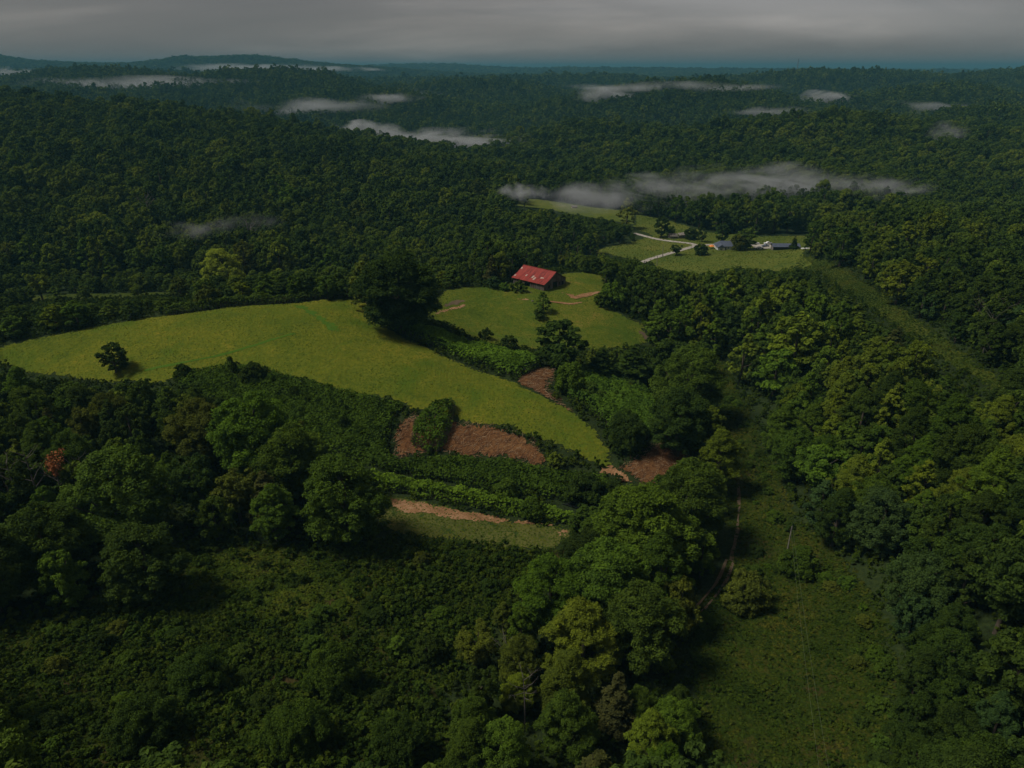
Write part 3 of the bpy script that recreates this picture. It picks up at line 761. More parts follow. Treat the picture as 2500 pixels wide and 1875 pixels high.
TONES = {'dark green': (.036, .061, .009), 'mid green': (.056, .094, .011), 'bright yellow-green': (.108, .146, .013), 'olive': (.078, .098, .013), 'blue-green': (.042, .076, .020), 'fresh green': (.072, .124, .012), 'pale lime': (.20, .235, .024), 'brownish': (.060, .068, .018)}
# landmark trees: top pixel, crown width in pixels, height / width, shape, tone, label
LM = [
 (968,616,205,.98,'round','dark green','huge round dark green tree at the right end of the hay field crest'),
 (892,640,100,1.25,'round','olive','olive green tree crowded against the left side of the huge dark tree'),
 (1368,782,132,.95,'round','dark green','round dark tree standing alone in the pasture below the barn'),
 (268,838,66,1.15,'round','dark green','small ragged dark tree alone on the lower left edge of the hay field'),
 (535,610,96,1.15,'round','pale lime','bright lime tree standing above the others behind the far hedge'),
 (505,694,58,1.0,'bush','olive','rounded olive bush tree poking up through the hay field hedge'),
 (85,664,62,1.2,'spread','bright yellow-green','thin yellow-green tree at the foot of the left hillside'),
 (560,870,46,1.3,'cone','mid green','small cone of vine leaves at the lower edge of the hay field'),
 (615,885,60,.9,'bush','dark green','dark round bush right of the vine covered cone'),
 (440,890,46,.9,'bush','dark green','dark bush left of the vine covered cone'),
 (830,1122,200,1.2,'round','mid green','big rounded tree touching the left end of the lower grass patch'),
 (600,962,190,1.25,'round','fresh green','tall light green tree rising out of the wood left of the thicket'),
 (700,1040,170,1.2,'round','mid green','rounded green tree between the tall light tree and the big rounded tree'),
 (470,985,150,1.15,'round','olive','olive tree left of the tall light green tree'),
 (250,1112,230,1.1,'round','mid green','large broad tree in the left wood below the orange leafed dead top'),
 (80,1245,200,1.1,'round','dark green','large dark tree at the left border of the picture'),
 (330,1290,190,1.1,'round','dark green','dark tree with a bare snag at its foot in the left wood'),
 (1602,1732,125,1.6,'tall','bright yellow-green','pointed yellow-green tree standing in front at the bottom edge'),
 (1480,1328,215,1.15,'round','fresh green','light green tree topping the front group left of the dirt track'),
 (1350,1375,180,1.2,'round','fresh green','light green tree on the left flank of the front group'),
 (1435,1470,190,1.25,'tall','bright yellow-green','yellow-green tree in the middle of the front group'),
 (1580,1440,200,1.2,'round','mid green','mid green tree over the lower end of the dirt track'),
 (1590,1195,240,1.1,'round','fresh green','rounded light green tree between the pond and the dirt track'),
 (1770,1045,118,1.5,'tall','bright yellow-green','tall yellow-green tree at the head of the dirt track'),
 (1690,1130,190,1.2,'round','mid green','dense tree just below the brown soil patch'),
 (1380,1590,140,1.5,'tall','olive','narrow olive tree below the middle of the front group'),
 (1395,1690,150,1.5,'tall','mid green','tall narrow green tree in front of the narrow olive tree'),
 (1160,1540,110,1.1,'spread','olive','loose olive tree on the brush slope beside the big light trees'),
 (1265,1640,90,1.4,'tall','bright yellow-green','slim yellow-green tree left of the two narrow front trees'),
 (1530,1008,96,1.0,'bush','dark green','round dark bush on the tip of the thicket dome'),
 (1690,850,165,1.15,'round','mid green','big rounded tree right of the thicket dome'),
 (1670,955,140,1.3,'round','dark green','dark tree under the big rounded tree by the thicket dome'),
 (1640,760,110,1.1,'round','mid green','round tree at the right edge of the lower pasture'),
 (1545,845,110,.9,'pine','dark green','feathery dark evergreen at the foot of the pasture'),
 (1470,850,90,.9,'pine','dark green','left of two feathery evergreens below the pasture'),
 (1395,885,80,1.0,'bush','fresh green','light green bush tree above the light stubble strip'),
 (1440,935,60,.8,'bush','mid green','small bush on the near side of the thicket dome'),
 (970,1553,50,1.2,'tall','fresh green','small bright sapling alone on the brush slope'),
 (800,1590,135,.95,'bush','mid green','large rounded shrub in the middle of the brush slope'),
 (470,1600,130,.8,'bush','dark green','wide green shrub on the left of the brush slope'),  # brush slope shrubs: foreground dimness put into their darker greens
 (330,1720,150,.8,'bush','dark green','wide shrub at the lower left of the brush slope'),
 (960,1765,140,.85,'bush','dark green','round shrub near the bottom middle of the brush slope'),
 (720,1730,150,.8,'bush','mid green','mid green shrub low on the brush slope'),
 (1040,1560,80,.9,'bush','dark green','small dark shrub right of the bright sapling'),
 (1300,1215,60,.9,'bush','fresh green','fresh green round bush beside the pond'),
 (1240,1170,56,.9,'bush','fresh green','bright round bush left of the pond among darker brush'),
 (1430,1160,90,.8,'bush','dark green','dark bush on the bank above the pond'),
 (1500,1170,60,.8,'bush','dark green','dark bush between the clay patch and the pond'),
 (1430,1300,110,1.0,'bush','dark green','dark bush tree at the right end of the lower grass patch'),
 (1718,548,27,1.6,'tall','dark green','slim dark tree left of the blue roofed house'),
 (1766,545,38,1.3,'round','dark green','dark round tree right behind the blue roofed house'),
 (1828,556,54,1.0,'round','mid green','rounded tree between the house and the parked cars'),
 (1808,572,42,.95,'bush','olive','olive bush tree at the right end of the house'),
 (1617,528,40,1.3,'round','dark green','dark tree left of the grey ruined shed'),
 (1640,552,26,.9,'bush','mid green','small tree against the end of the grey ruined shed'),
 (1690,558,38,.7,'bush','dark green','low bush right of the grey ruined shed'),
 (1534,484,46,1.6,'tall','pale lime','tall pale tree half lost in the valley mist'),
 (1654,598,32,.8,'spread','dark green','small flat topped tree beside the gravel road'),
 (1714,596,36,.75,'bush','dark green','round bush at the bend of the gravel road'),
 (1942,578,24,1.4,'pine','dark green','thin dark evergreen at the right end of the long dark shed'),
 (1326,712,40,1.3,'tall','fresh green','small thin tree in front of the barn gable'),
 (1318,752,30,.95,'bush','mid green','small bush below the thin tree by the barn'),
 (1265,684,36,.8,'bush','mid green','bush at the front left corner of the barn'),
 (1232,690,28,.7,'bush','fresh green','low bush against the left end of the barn wall'),
 (1207,676,36,.8,'bush','blue-green','grey-green shrub on the pasture edge left of the barn'),
 (1185,682,26,.7,'bush','dark green','dark low shrub farthest left along the pasture edge'),
 (1130,590,42,1.6,'tall','fresh green','tall light tree on the valley edge between the big dark tree and the barn'),
 (1285,600,52,1.2,'round','mid green','round tree directly behind the left end of the barn roof'),
 (1340,620,34,1.1,'round','mid green','round tree behind the middle of the barn roof'),
 (1375,622,30,1.1,'spread','olive','sparse tree behind the barn gable'),
 (1245,820,44,.8,'bush','dark green','dark bush in the hollow between thicket and pasture'),
 (1185,800,32,.9,'bush','dark green','small dark bush on the hollow below the pasture'),
 (1500,690,70,.85,'bush','fresh green','light green bushy tree on the right rim of the barn pasture'),
 (1475,715,44,.8,'bush','mid green','low bush at the end of the dirt track by the barn'),
 (1955,770,130,1.2,'round','bright yellow-green','large yellow-green tree on the right slope, highest of the bright trees'),
 (2100,770,55,1.5,'tall','bright yellow-green','narrow bright tree against the hillside strip'),
 (1905,850,110,1.2,'round','fresh green','bright rounded tree in the middle of the right slope'),
 (2225,540,60,1.5,'tall','bright yellow-green','tall bright tree on the skyline of the far right wood'),
 (2290,515,70,1.35,'round','bright yellow-green','tallest bright tree at the top of the far right wood'),
 (2070,545,90,1.2,'round','dark green','dark rounded tree beside the upper end of the hillside strip'),
 (2210,640,90,1.2,'round','bright yellow-green','light crown in the middle of the far right wood'),
 (1950,1050,110,1.3,'round','mid green','tree at the right edge of the clearing opposite the dirt track'),
 (2020,1100,130,1.1,'spread','fresh green','fresh green spreading tree low on the right slope'),
 (1825,1400,110,.9,'bush','olive','olive bush at the top of the front clearing'),
 (1960,1340,90,.8,'bush','mid green','bush at the foot of the utility pole'),
]
def solve_top(px, py, wpx, asp):
    u, a, b = ray(px, py)
    t = np.linspace(45, 900, 6000)
    zt = CAMZ + b * t - height(u * t, a * t)
    h = asp * wpx * t / FPX
    d = zt - h
    s = np.where((d[:-1] > 0) & (d[1:] <= 0))[0]
    if not len(s): s = [int(np.argmin(abs(d)))]
    t = t[s[0]]
    return float(u * t), float(a * t), asp * wpx * t / FPX, wpx * t / FPX / 2, t
LT = []
for (px, py, w_, asp, sh, tone, lab) in LM:
    x, y, h, r_, t = solve_top(px, py, w_, asp)
    LT.append((x, y, h, r_, sh, tone, lab, t))
r2 = np.random.default_rng(5)
bands = [(45, 250, 7.6), (250, 520, 8.2), (520, 900, 10.2), (900, 1700, 12.0), (1700, 3200, 14.0), (3200, 6500, 22.0), (6500, 11000, 40.0)]
TX, TY, TS = [], [], []
for y0, y1, sp in bands:
    w_ = .95 * (y1 + 30) + 30
    x, y = cells(-w_, w_, y0, y1, sp, r2)
    k = abs(x) < (.74 if y0 > 500 else .86) * (y + 40) + 25
    x, y = x[k], y[k]
    k = free(x, y); x, y = x[k], y[k]
    TX.append(x); TY.append(y); TS.append(np.full(len(x), sp))
TX = np.concatenate(TX); TY = np.concatenate(TY); TS = np.concatenate(TS)
# landmark trees keep their own room
k = np.ones(len(TX), bool)
for (x, y, h, r_, *_r) in LT:
    k &= np.hypot(TX - x, TY - y) > r_ * .95 + 1.6
k &= np.hypot(TX - BARN_C[0], TY - BARN_C[1]) > 15
TX, TY, TS = TX[k], TY[k], TS[k]
nT = len(TX)
TZ = height(TX, TY)
patch_n = fbm(TX / 60, TY / 60, 3, 31)
rs = r2.uniform(0, 1, nT)
TR_ = TS * r2.uniform(.42, .80, nT) * (1 + .5 * fbm(TX / 45, TY / 45, 2, 71))                      # crown radius
TH = TR_ * r2.uniform(2.1, 2.9, nT) + 2.5                # height
small = r2.uniform(0, 1, nT) < .14
TR_[small] *= .7; TH[small] *= .75
TD = TY * CP - (TZ - CAMZ) * SP
kindsel = np.where(patch_n + r2.normal(0, .16, nT) > .14, 1, np.where(r2.uniform(0, 1, nT) < np.where(TY < 700, .08, .03), 3, np.where(r2.uniform(0, 1, nT) < .16, 2, 0)))
# the wood on the right slope: many pointed tops and evergreens near the strip
ppx, ppy, _ = project(TX, TY, TZ + TH)
rightw = (ppx > 1700) & (ppx < 2450) & (ppy > 640) & (ppy < 1300) & (TY < 460)
q = r2.uniform(0, 1, nT)
strip_c = np.array([at_z(2020,640,-14), at_z(2150,740,-3), at_z(2350,870,4), at_z(2460,960,6)])
ds = np.min(np.hypot(TX[:, None] - strip_c[:, 0], TY[:, None] - strip_c[:, 1]), 1)
kindsel = np.where(rightw, np.where(q < .58, 1, 0), kindsel)
nearstrip = rightw & (TX < np.interp(TY, strip_c[::-1, 1], strip_c[::-1, 0]) + 2) & (TX > np.interp(TY, strip_c[::-1, 1], strip_c[::-1, 0]) - 26) & (r2.uniform(0, 1, nT) < .6)
kindsel = np.where(nearstrip, 3, kindsel)

kindsel = np.where((TY > 700) & (kindsel == 1) & (r2.uniform(0, 1, nT) < .6), 0, kindsel); kindsel = np.where((TY > 2300) & (kindsel == 3), 0, kindsel); TH = np.where(TY > 3200, TH * .42, TH); TH = np.where(kindsel == 1, TH * 1.12, TH); TH = np.where(nearstrip, TH * .72, TH)

# behind the hay field hedge: a belt of low bushy trees on the valley floor
belt = (TX < -28) & (TY > 235) & (TY < 392) & (TX > -.62 * TY - 40)
TH[belt] *= .52; TR_[belt] *= .74; kindsel[belt] = np.where(r2.uniform(0, 1, belt.sum()) < .25, 1, 0)
# trees that would stand before the open ground the photograph shows are small or missing
SEEN = [PX['field'], PX['pasture'], PX['patch'], [(960,1078),(1000,1018),(1110,1030),(1310,1085),(1320,1130),(1230,1110),(1070,1095)],
 [(1258,930),(1285,905),(1325,898),(1362,902),(1335,950),(1398,1005)], [(1470,1130),(1560,1110),(1600,1085),(1670,1105),(1640,1170),(1560,1190)],
 [(1240,650),(1390,650),(1390,720),(1240,720)], [(1370,620),(1500,600),(1550,588),(1556,530),(1600,532),(1680,552),(1720,567),(1850,577),(1978,575),(1985,625),(1900,660),(1800,652),(1720,665),(1640,660),(1480,620)],
 PX['strip'], [(1735,900),(1775,890),(1810,960),(1850,1050),(1900,1180),(1930,1280),(1820,1380),(1790,1180),(1775,1050)],
 [(1700,1560),(1800,1380),(2000,1380),(2120,1480),(2150,1600),(2150,1880),(1740,1880),(1720,1700)],
 [(1262,486),(1330,490),(1420,503),(1548,519),(1548,548),(1470,534),(1400,522),(1262,504)], [(900,775),(1000,790),(1330,890),(1250,925),(1000,830)],
 [(420,925),(640,910),(1000,1000),(1110,1000),(1100,1110),(1320,1150),(1490,1172),(1480,1210),(1250,1200),(930,1145),(760,1070),(640,1000)],
 [(905,1155),(1150,1205),(1408,1268),(1300,1290),(1000,1215)], [(1370,940),(1440,905),(1560,940),(1610,1040),(1560,1090),(1450,1000)],
 [(430,1400),(900,1340),(1200,1360),(1200,1480),(1080,1600),(1060,1860),(60,1860),(60,1560)], [(400,766),(720,731),(870,720),(870,740),(400,780)], [(30,728),(470,712),(470,722),(30,742)]]
SEEN = [np.array([q[:2] for q in p], float) for p in SEEN]
vis_w, vis_h = 313, 235
gyy, gxx = np.mgrid[0:vis_h, 0:vis_w]
cxp, cyp = gxx.ravel() * 8 + 4.0, gyy.ravel() * 8 + 4.0
okp = cyp > 172
tx_, ty_ = cast(cxp[okp], cyp[okp])
GDEP = np.full(cxp.shape, 1e9); GDEP[okp] = ty_ * CP - (height(tx_, ty_) - CAMZ) * SP
GDEP = GDEP.reshape(vis_h, vis_w)
def hides(x, y, z, h, rr):
    """how many of the crown's sample points fall on ground that the photograph shows open"""
    bad = np.zeros(len(x), int)
    for fh, fr in ((.97, 0), (.8, .55), (.8, -.55), (.55, .9), (.55, -.9), (.4, 0), (.62, 0)):
        px, py, d = project(x + fr * rr, y, z + h * fh)
        hit = np.zeros(len(x), bool)
        for p in SEEN: hit |= inside(p, px, py)
        gi = np.clip((py / 8).astype(int), 0, vis_h - 1); gj = np.clip((px / 8).astype(int), 0, vis_w - 1)
        bad += hit & (d < GDEP[gi, gj] - 4)
    return bad
nearI = np.where(TY < 760)[0]
keep = np.ones(nT, bool)
for stepk in range(3):
    bad = hides(TX[nearI], TY[nearI], TZ[nearI], TH[nearI], TR_[nearI])
    b_ = nearI[(bad > 0) & keep[nearI]]
    if stepk < 2: TH[b_] *= .64; TR_[b_] *= .72
    else: keep[nearI[bad > 1]] = False
keep &= ~((TH < 4.2) & (TY < 700))
# nor may they stand before the landmark trees
tpx, tpy0, td = project(TX, TY, TZ + TH * .62); trp = TR_ * FPX / td * .9; thp = TH * .42 * FPX / td
for (x, y, h, r_, *_r) in LT:
    z = hz(x, y)
    for fh, fr in ((.95, 0), (.72, .5), (.72, -.5), (.6, 0)):
        px, py, d = project(x + fr * r_, y, z + h * fh)
        keep &= ~((td < d - 1) & (((tpx - px) / trp) ** 2 + ((tpy0 - py) / thp) ** 2 < 1))
TX, TY, TS, TZ, TR_, TH, TD, kindsel = [q[keep] for q in (TX, TY, TS, TZ, TR_, TH, TD, kindsel)]
nT = len(TX)

# ------------------------------------------------------------------ which trees show largest
ids = np.full((vis_h, vis_w), -1, int); zb = GDEP + 6
cand = np.where(TY < 760)[0]
allx = np.concatenate([[t[0] for t in LT], TX[cand]]); ally = np.concatenate([[t[1] for t in LT], TY[cand]])
allh = np.concatenate([[t[2] for t in LT], TH[cand]]); allr = np.concatenate([[t[3] for t in LT], TR_[cand]])
allz = height(allx, ally)
nl = len(LT)
lpx, lpy, ld = project(allx, ally, allz + allh * .62)
ltx, lty, _ = project(allx, ally, allz + allh)
lbx, lby, _ = project(allx, ally, allz + allh * .22)
for i in range(len(allx)):
    rp = allr[i] * FPX / ld[i] / 8; cx_, cy_ = lpx[i] / 8, (lty[i] + lby[i]) / 16; hp = max(1.0, abs(lby[i] - lty[i]) / 16)
    x0, x1 = int(max(0, cx_ - rp)), int(min(vis_w - 1, cx_ + rp)); y0, y1 = int(max(0, cy_ - hp)), int(min(vis_h - 1, cy_ + hp))
    if x1 < x0 or y1 < y0: continue
    yy, xx = np.mgrid[y0:y1 + 1, x0:x1 + 1]
    e_ = ((xx + .5 - cx_) / rp) ** 2 + ((yy + .5 - cy_) / hp) ** 2 < 1
    s_ = e_ & (zb[y0:y1 + 1, x0:x1 + 1] > ld[i])
    zb[y0:y1 + 1, x0:x1 + 1][s_] = ld[i]; ids[y0:y1 + 1, x0:x1 + 1][s_] = i
cnt = np.bincount(ids[ids >= 0], minlength=len(allx))
BUDGET = 300
want = BUDGET - nl
order = np.argsort(-cnt[nl:])[:want]
order = order[cnt[nl:][order] > 3]
solo = cand[order]                                    # trees of the wood built one by one
solo_vis = cnt[nl:][order]
rest = np.ones(nT, bool); rest[solo] = False

SHN = ['round', 'tall', 'spread', 'pine']
KINDNAME = {'round': 'broadleaf_tree', 'tall': 'tall_tree', 'spread': 'spreading_tree', 'pine': 'evergreen_tree', 'cone': 'vine_covered_tree', 'bush': 'bush'}
def plant_tree(x, y, h, rad, sh, tone, seedk, label, cat, group=None, depth=200.0):
    lod = 0 if depth < 235 else 1
    if (depth < 215 and rad > 5.0 or depth < 130 or rad > 10) and (sh, -1, 0) in PROTO: p = PROTO[(sh, -1, seedk % 2)]
    else: p = PROTO[(sh, lod, seedk % (2 if lod == 0 else 3))]
    z = hz(x, y)
    root = empty(KINDNAME[sh], (x, y, z - .1), (seedk * 2.399) % 6.283)
    sx = rad / p.R; sz = h / p.H
    root.scale = (sx * 1.02, sx * .98, sz)
    rr = np.random.default_rng(seedk)
    c = add('crown', p.crown_me, root); t = add('trunk', p.trunk_me, root)
    b = np.array(TONES[tone]) * rr.uniform(.86, 1.16) * np.array([rr.uniform(.94, 1.08), 1, rr.uniform(.85, 1.15)])
    c.color = (*b.tolist(), 1)
    tag(root, label, cat, group)
    return root
for k, (x, y, h, rad, sh, tone, lab, t) in enumerate(LT):
    plant_tree(x, y, h, rad, sh, tone, k * 7 + 3, lab, 'shrub' if sh == 'bush' else 'tree', None, t)

# wood trees: tone by place, label by place and look
def zone(px, py, y):
    if px > 1960 and py < 700 and px > 1960 + (py - 600) * .9: return 'in the far right wood'
    if px > 2100 and py > 700 and (py < 640 + (px - 1960) * .56): return 'in the dark wood right of the strip'
    if px > 1900 and py > 1150: return 'right of the front clearing'
    if px > 1690 and py > 640: return 'on the right slope'
    if y > 430 and px < 1300: return 'at the foot of the left hillside'
    if (y > 330 and px < 1080) or (px < 900 and py < 770 and y > 235): return 'behind the hay field hedge'
    if py < 640 and px >= 1080: return 'near the valley meadow'
    if px >= 1080 and py < 760: return 'behind or right of the barn'
    if px < 900: return 'in the left wood'
    if py > 1320: return 'left of the dirt track'
    return 'around the thickets and pond'
ORD = ['first', 'second', 'third', 'fourth', 'fifth', 'sixth', 'seventh', 'eighth', 'ninth', 'tenth', 'eleventh', 'twelfth', 'thirteenth', 'fourteenth', 'fifteenth', 'sixteenth', 'seventeenth', 'eighteenth', 'nineteenth', 'twentieth']
SHW = {'round': 'round', 'tall': 'pointed', 'spread': 'spreading', 'pine': 'feathery evergreen'}
recs = []
for j, i in enumerate(solo):
    sh = SHN[kindsel[i]]
    px, py, d = project(TX[i], TY[i], TZ[i] + TH[i])
    rr = np.random.default_rng(9000 + int(i))
    zn = zone(px, py, TY[i])
    u_ = rr.uniform()
    if sh == 'pine': tone = 'dark green' if u_ < .7 else 'brownish'
    elif 'right slope' in zn: tone = ['bright yellow-green', 'fresh green', 'mid green', 'dark green'][int(np.searchsorted([.34, .62, .88], u_))]
    elif 'far right' in zn: tone = ['dark green', 'mid green', 'bright yellow-green'][int(np.searchsorted([.45, .82], u_))]
    elif 'dark wood' in zn or 'front clearing' in zn: tone = ['dark green', 'blue-green', 'mid green'][int(np.searchsorted([.6, .85], u_))]
    elif 'hedge' in zn: tone = ['fresh green', 'olive', 'mid green', 'bright yellow-green'][int(np.searchsorted([.42, .55, .72], u_))]
    elif 'left of the dirt' in zn: tone = ['olive', 'mid green', 'fresh green', 'dark green'][int(np.searchsorted([.3, .6, .8], u_))]
    elif 'left wood' in zn: tone = ['mid green', 'fresh green', 'dark green', 'olive'][int(np.searchsorted([.42, .64, .88], u_))]
    else: tone = ['dark green', 'mid green', 'olive', 'fresh green', 'blue-green'][int(np.searchsorted([.38, .72, .82, .92], u_))]
    recs.append([i, sh, tone, zn, float(px), float(py), float(d)])
classes = {}
for r_ in recs: classes.setdefault((r_[1], r_[2], r_[3]), []).append(r_)
for (sh, tone, zn), L in classes.items():
    L.sort(key=lambda r_: r_[4])
    for k, r_ in enumerate(L):
        if len(L) == 1: lab = f'only {tone} {SHW[sh]} tree {zn}'
        else: lab = f'{SHW[sh]} {tone} tree {zn}, {ORD[k] if k < 20 else "last"} from left'
        i = r_[0]
        plant_tree(float(TX[i]), float(TY[i]), float(TH[i]), float(TR_[i]), sh, tone, 3000 + int(i), lab, 'tree', 'trees ' + zn, r_[6])

# shrubs standing out of the undergrowth
r5 = np.random.default_rng(91)
SHRUB_ZONES = [
 ('on the upper brush slope', 26, [(420,1370),(900,1330),(1230,1350),(1200,1440),(1050,1500),(300,1500)], (1.0, 2.3)),
 ('across the middle brush slope', 30, [(120,1530),(1080,1490),(1120,1600),(1050,1680),(60,1680)], (1.2, 2.9)),
 ('low on the brush slope', 28, [(20,1680),(1050,1680),(1040,1860),(20,1860)], (1.2, 3.0)),
 ('in the broad thicket', 24, [(470,940),(640,930),(850,990),(930,1060),(960,1120),(1250,1190),(1100,1170),(800,1090),(600,1000)], (.9, 2.0)),
 ('on the thicket strip by the field', 12, [(940,785),(1000,795),(1100,835),(1310,888),(1260,915),(1060,845),(960,806)], (.8, 1.7)),
 ('on the thicket dome', 14, [(1390,930),(1440,912),(1500,918),(1560,945),(1600,1010),(1580,1070),(1500,1040),(1430,980)], (.9, 1.9)),
 ('around the front clearing', 30, [(1700,1480),(1800,1370),(1880,1330),(2060,1390),(2150,1500),(2190,1640),(2190,1870),(2080,1870),(2080,1600),(2000,1430),(1850,1400),(1760,1500),(1740,1700),(1750,1870),(1700,1870)], (.9, 2.2)),
 ('in the narrow upper clearing', 22, [(1730,900),(1775,900),(1800,970),(1850,1070),(1900,1180),(1940,1290),(1850,1330),(1815,1290),(1810,1150),(1780,1050)], (.9, 2.1)),
]
for zn, cnt_s, pp, (a_, b_) in SHRUB_ZONES:
    wp = worldpoly(pp); b0, b1 = wp.min(0), wp.max(0); got = []; tries = 0
    while len(got) < cnt_s and tries < 6000:
        tries += 1
        x, y = r5.uniform(b0[0], b1[0]), r5.uniform(b0[1], b1[1])
        if not inside(wp, np.array([x]), np.array([y]))[0]: continue
        if abs(x - float(TRX(np.array([y]))[0])) < 3.2 and TRP[:, 1].min() < y < TRP[:, 1].max(): continue
        rad = a_ + (b_ - a_) * r5.uniform() ** 1.8
        if any(math.hypot(x - q[0], y - q[1]) < (rad + q[2]) * .75 for q in got): continue
        if any(math.hypot(x - q[0], y - q[1]) < q[3] for q in LT): continue
        got.append((x, y, rad))
    lift = 1.0
    byt = {}
    for (x, y, rad) in got:
        tone = ['mid green', 'dark green', 'fresh green', 'olive'][int(np.searchsorted([.34, .80, .90] if 'brush' in zn else [.4, .62, .86], r5.uniform()))]  # brush slope leans to darker greens, foreground dimness put into the colour
        size = 'small' if rad < a_ + (b_ - a_) * .3 else 'large'
        byt.setdefault((size, tone), []).append((float(project(x, y, hz(x, y) + 1)[0]), x, y, rad))
    for (size, tone), L in byt.items():
        L.sort()
        for k, (px, x, y, rad) in enumerate(L):
            lab = f'only {size} {tone} shrub {zn}' if len(L) == 1 else f'{size} {tone} shrub {zn}, {ORD[k] if k < 20 else "last"} from left'
            hgt = rad * r5.uniform(1.1, 1.7) + (2.0 if 'thicket' in zn else 0)
            plant_tree(x, y, hgt, rad, 'bush', tone, 20000 + int(1000 * abs(x)) % 977, lab, 'shrub', 'shrubs ' + zn, 260 if rad < 1.6 else 200)

# the rest of the woods
FP = {}
for lod, cnt_ in ((1, 2), (2, 4), (3, 4)):
    for sh in SHN:
        for s in range(cnt_ if sh != 'spread' else 1):
            p = make_proto(5000 + 100 * SHN.index(sh) + 10 * lod + s, sh, lod)
            FP[(lod, sh, s)] = p
def mass(name, sel, lod, label):
    I = np.where(sel)[0]
    if not len(I): return
    keys = [k for k in FP if k[0] == lod]
    objs = [solid_proto('p%03d' % n_, FP[k], M['leaf_forest']) for n_, k in enumerate(keys)]
    byshape = {s: [n_ for n_, k in enumerate(keys) if k[1] == s] for s in SHN}
    rr = np.random.default_rng(lod + 40)
    pick = np.array([byshape[SHN[kindsel[i]]][rr.integers(len(byshape[SHN[kindsel[i]]]))] for i in I])
    pr = [FP[k] for k in keys]
    scl = np.stack([TR_[I] / np.array([pr[k].R for k in pick]) * 1.04, TR_[I] / np.array([pr[k].R for k in pick]) * 1.0, TH[I] / np.array([pr[k].H for k in pick])], -1)
    rot = np.stack([np.zeros(len(I)), np.zeros(len(I)), rr.uniform(0, 6.28, len(I))], -1)
    scatter(name, objs, np.stack([TX[I], TY[I], TZ[I] - .2], -1), scl, rot, pick, label)
    return len(I)
n1_ = mass('woodland', rest & (TY < 1150), 1, 'deciduous woods filling the hillsides around the fields')
n2_ = mass('woodland', rest & (TY >= 1150) & (TY < 2600), 2, 'forest canopy over the middle hills')
n3_ = mass('woodland', rest & (TY >= 2600), 3, 'distant forest over the far ridges')
print('trees', nl, len(solo), n1_, n2_, n3_, 'min vis', solo_vis.min() if len(solo_vis) else None)

# ------------------------------------------------------------------ thickets
def thicket(label, poly, top, col, seed):
    r = np.random.default_rng(seed)
    b0, b1 = poly.min(0), poly.max(0)
    area = .5 * abs(np.dot(poly[:, 0], np.roll(poly[:, 1], 1)) - np.dot(poly[:, 1], np.roll(poly[:, 0], 1)))
    dens = 15.0 if area < 2500 else 9.0
    k = int((b1 - b0).prod() * dens)
    x = r.uniform(b0[0], b1[0], k); y = r.uniform(b0[1], b1[1], k)
    jx = x + fbm(x / 3, y / 3, 2, 8) * 3; jy = y + fbm(x / 3, y / 3, 2, 18) * 3
    i_ = inside(poly, jx, jy); x, y = x[i_], y[i_]
    if len(x) > 30000: x, y = x[:30000], y[:30000]
    # distance to the edge rounds the shoulder
    q_ = np.roll(poly, -1, 0); dmin = np.full(len(x), 1e9)
    for a, b in zip(poly, q_):
        ab = b - a; t = np.clip(((x - a[0]) * ab[0] + (y - a[1]) * ab[1]) / (ab @ ab + 1e-9), 0, 1)
        dmin = np.minimum(dmin, np.hypot(x - a[0] - t * ab[0], y - a[1] - t * ab[1]))
    prof = np.clip(.42 + dmin / (top * .6), 0, 1) ** .8
    lump = 1 + .9 * fbm(x / 2.3, y / 2.3, 2, seed) + .8 * fbm(x / 9, y / 9, 2, seed + 5)
    z = height(x, y) + top * prof * lump - r.exponential(.16, len(x)) * top * .5
    edge = dmin < 1.6
    z = np.where(edge & (r.uniform(0, 1, len(x)) < .6), height(x, y) + top * r.uniform(.05, .9, len(x)) * prof, z)
    # slope of the lumpy top gives the leaves their lie
    e_ = .5
    gx = (fbm((x + e_) / 2.3, y / 2.3, 2, seed) - fbm((x - e_) / 2.3, y / 2.3, 2, seed)) * top * .9
    gy = (fbm(x / 2.3, (y + e_) / 2.3, 2, seed) - fbm(x / 2.3, (y - e_) / 2.3, 2, seed)) * top * .9
    nn = np.stack([-gx, -gy, np.full(len(x), .8)], -1) + r.normal(size=(len(x), 3)) * .42
    v, f = leaf_quads(np.stack([x, y, z], -1), nn, .62 if area < 2500 else .72, r)
    tone = np.clip(.5 + 1.1 * fbm(x / 5, y / 5, 2, seed + 3) + r.normal(0, .15, len(x)), 0, 1)
    cx_, cy_ = poly.mean(0)
    root = empty('thicket', (float(cx_), float(cy_), hz(cx_, cy_)))
    me = mesh_np('thicket_foliage', v - np.array(root.location), f, [M['leaf_thicket']], False, [('tone', 'FACE', np.repeat(tone, 2))])
    o = add('foliage', me, root); o.color = (*col, 1)
    # pale canes along the edges
    ii = np.where(edge)[0]; ii = ii[r.permutation(len(ii))[:700]]
    V = []; Fs = []
    for n_, i in enumerate(ii):
        b = np.array([x[i], y[i], hz(x[i], y[i]) - .1]); t = b + np.array([r.normal(0, .25), r.normal(0, .25), top * r.uniform(.5, .85)])
        for s in range(3):
            a_ = s * 2.094; o_ = .05 * np.array([math.cos(a_), math.sin(a_), 0]); V += [b + o_, t + o_ * .5]
        o6 = n_ * 6
        for s in range(3):
            s2 = (s + 1) % 3
            Fs += [(o6 + 2 * s, o6 + 2 * s2, o6 + 2 * s2 + 1), (o6 + 2 * s, o6 + 2 * s2 + 1, o6 + 2 * s + 1)]
    st = add('stems', mesh_np('thicket_stems', np.array(V) - np.array(root.location), np.array(Fs), [M['bark_pale']]), root)
    st['kind'] = 'stuff'; o['kind'] = 'stuff'
    return tag(root, label, 'thicket')
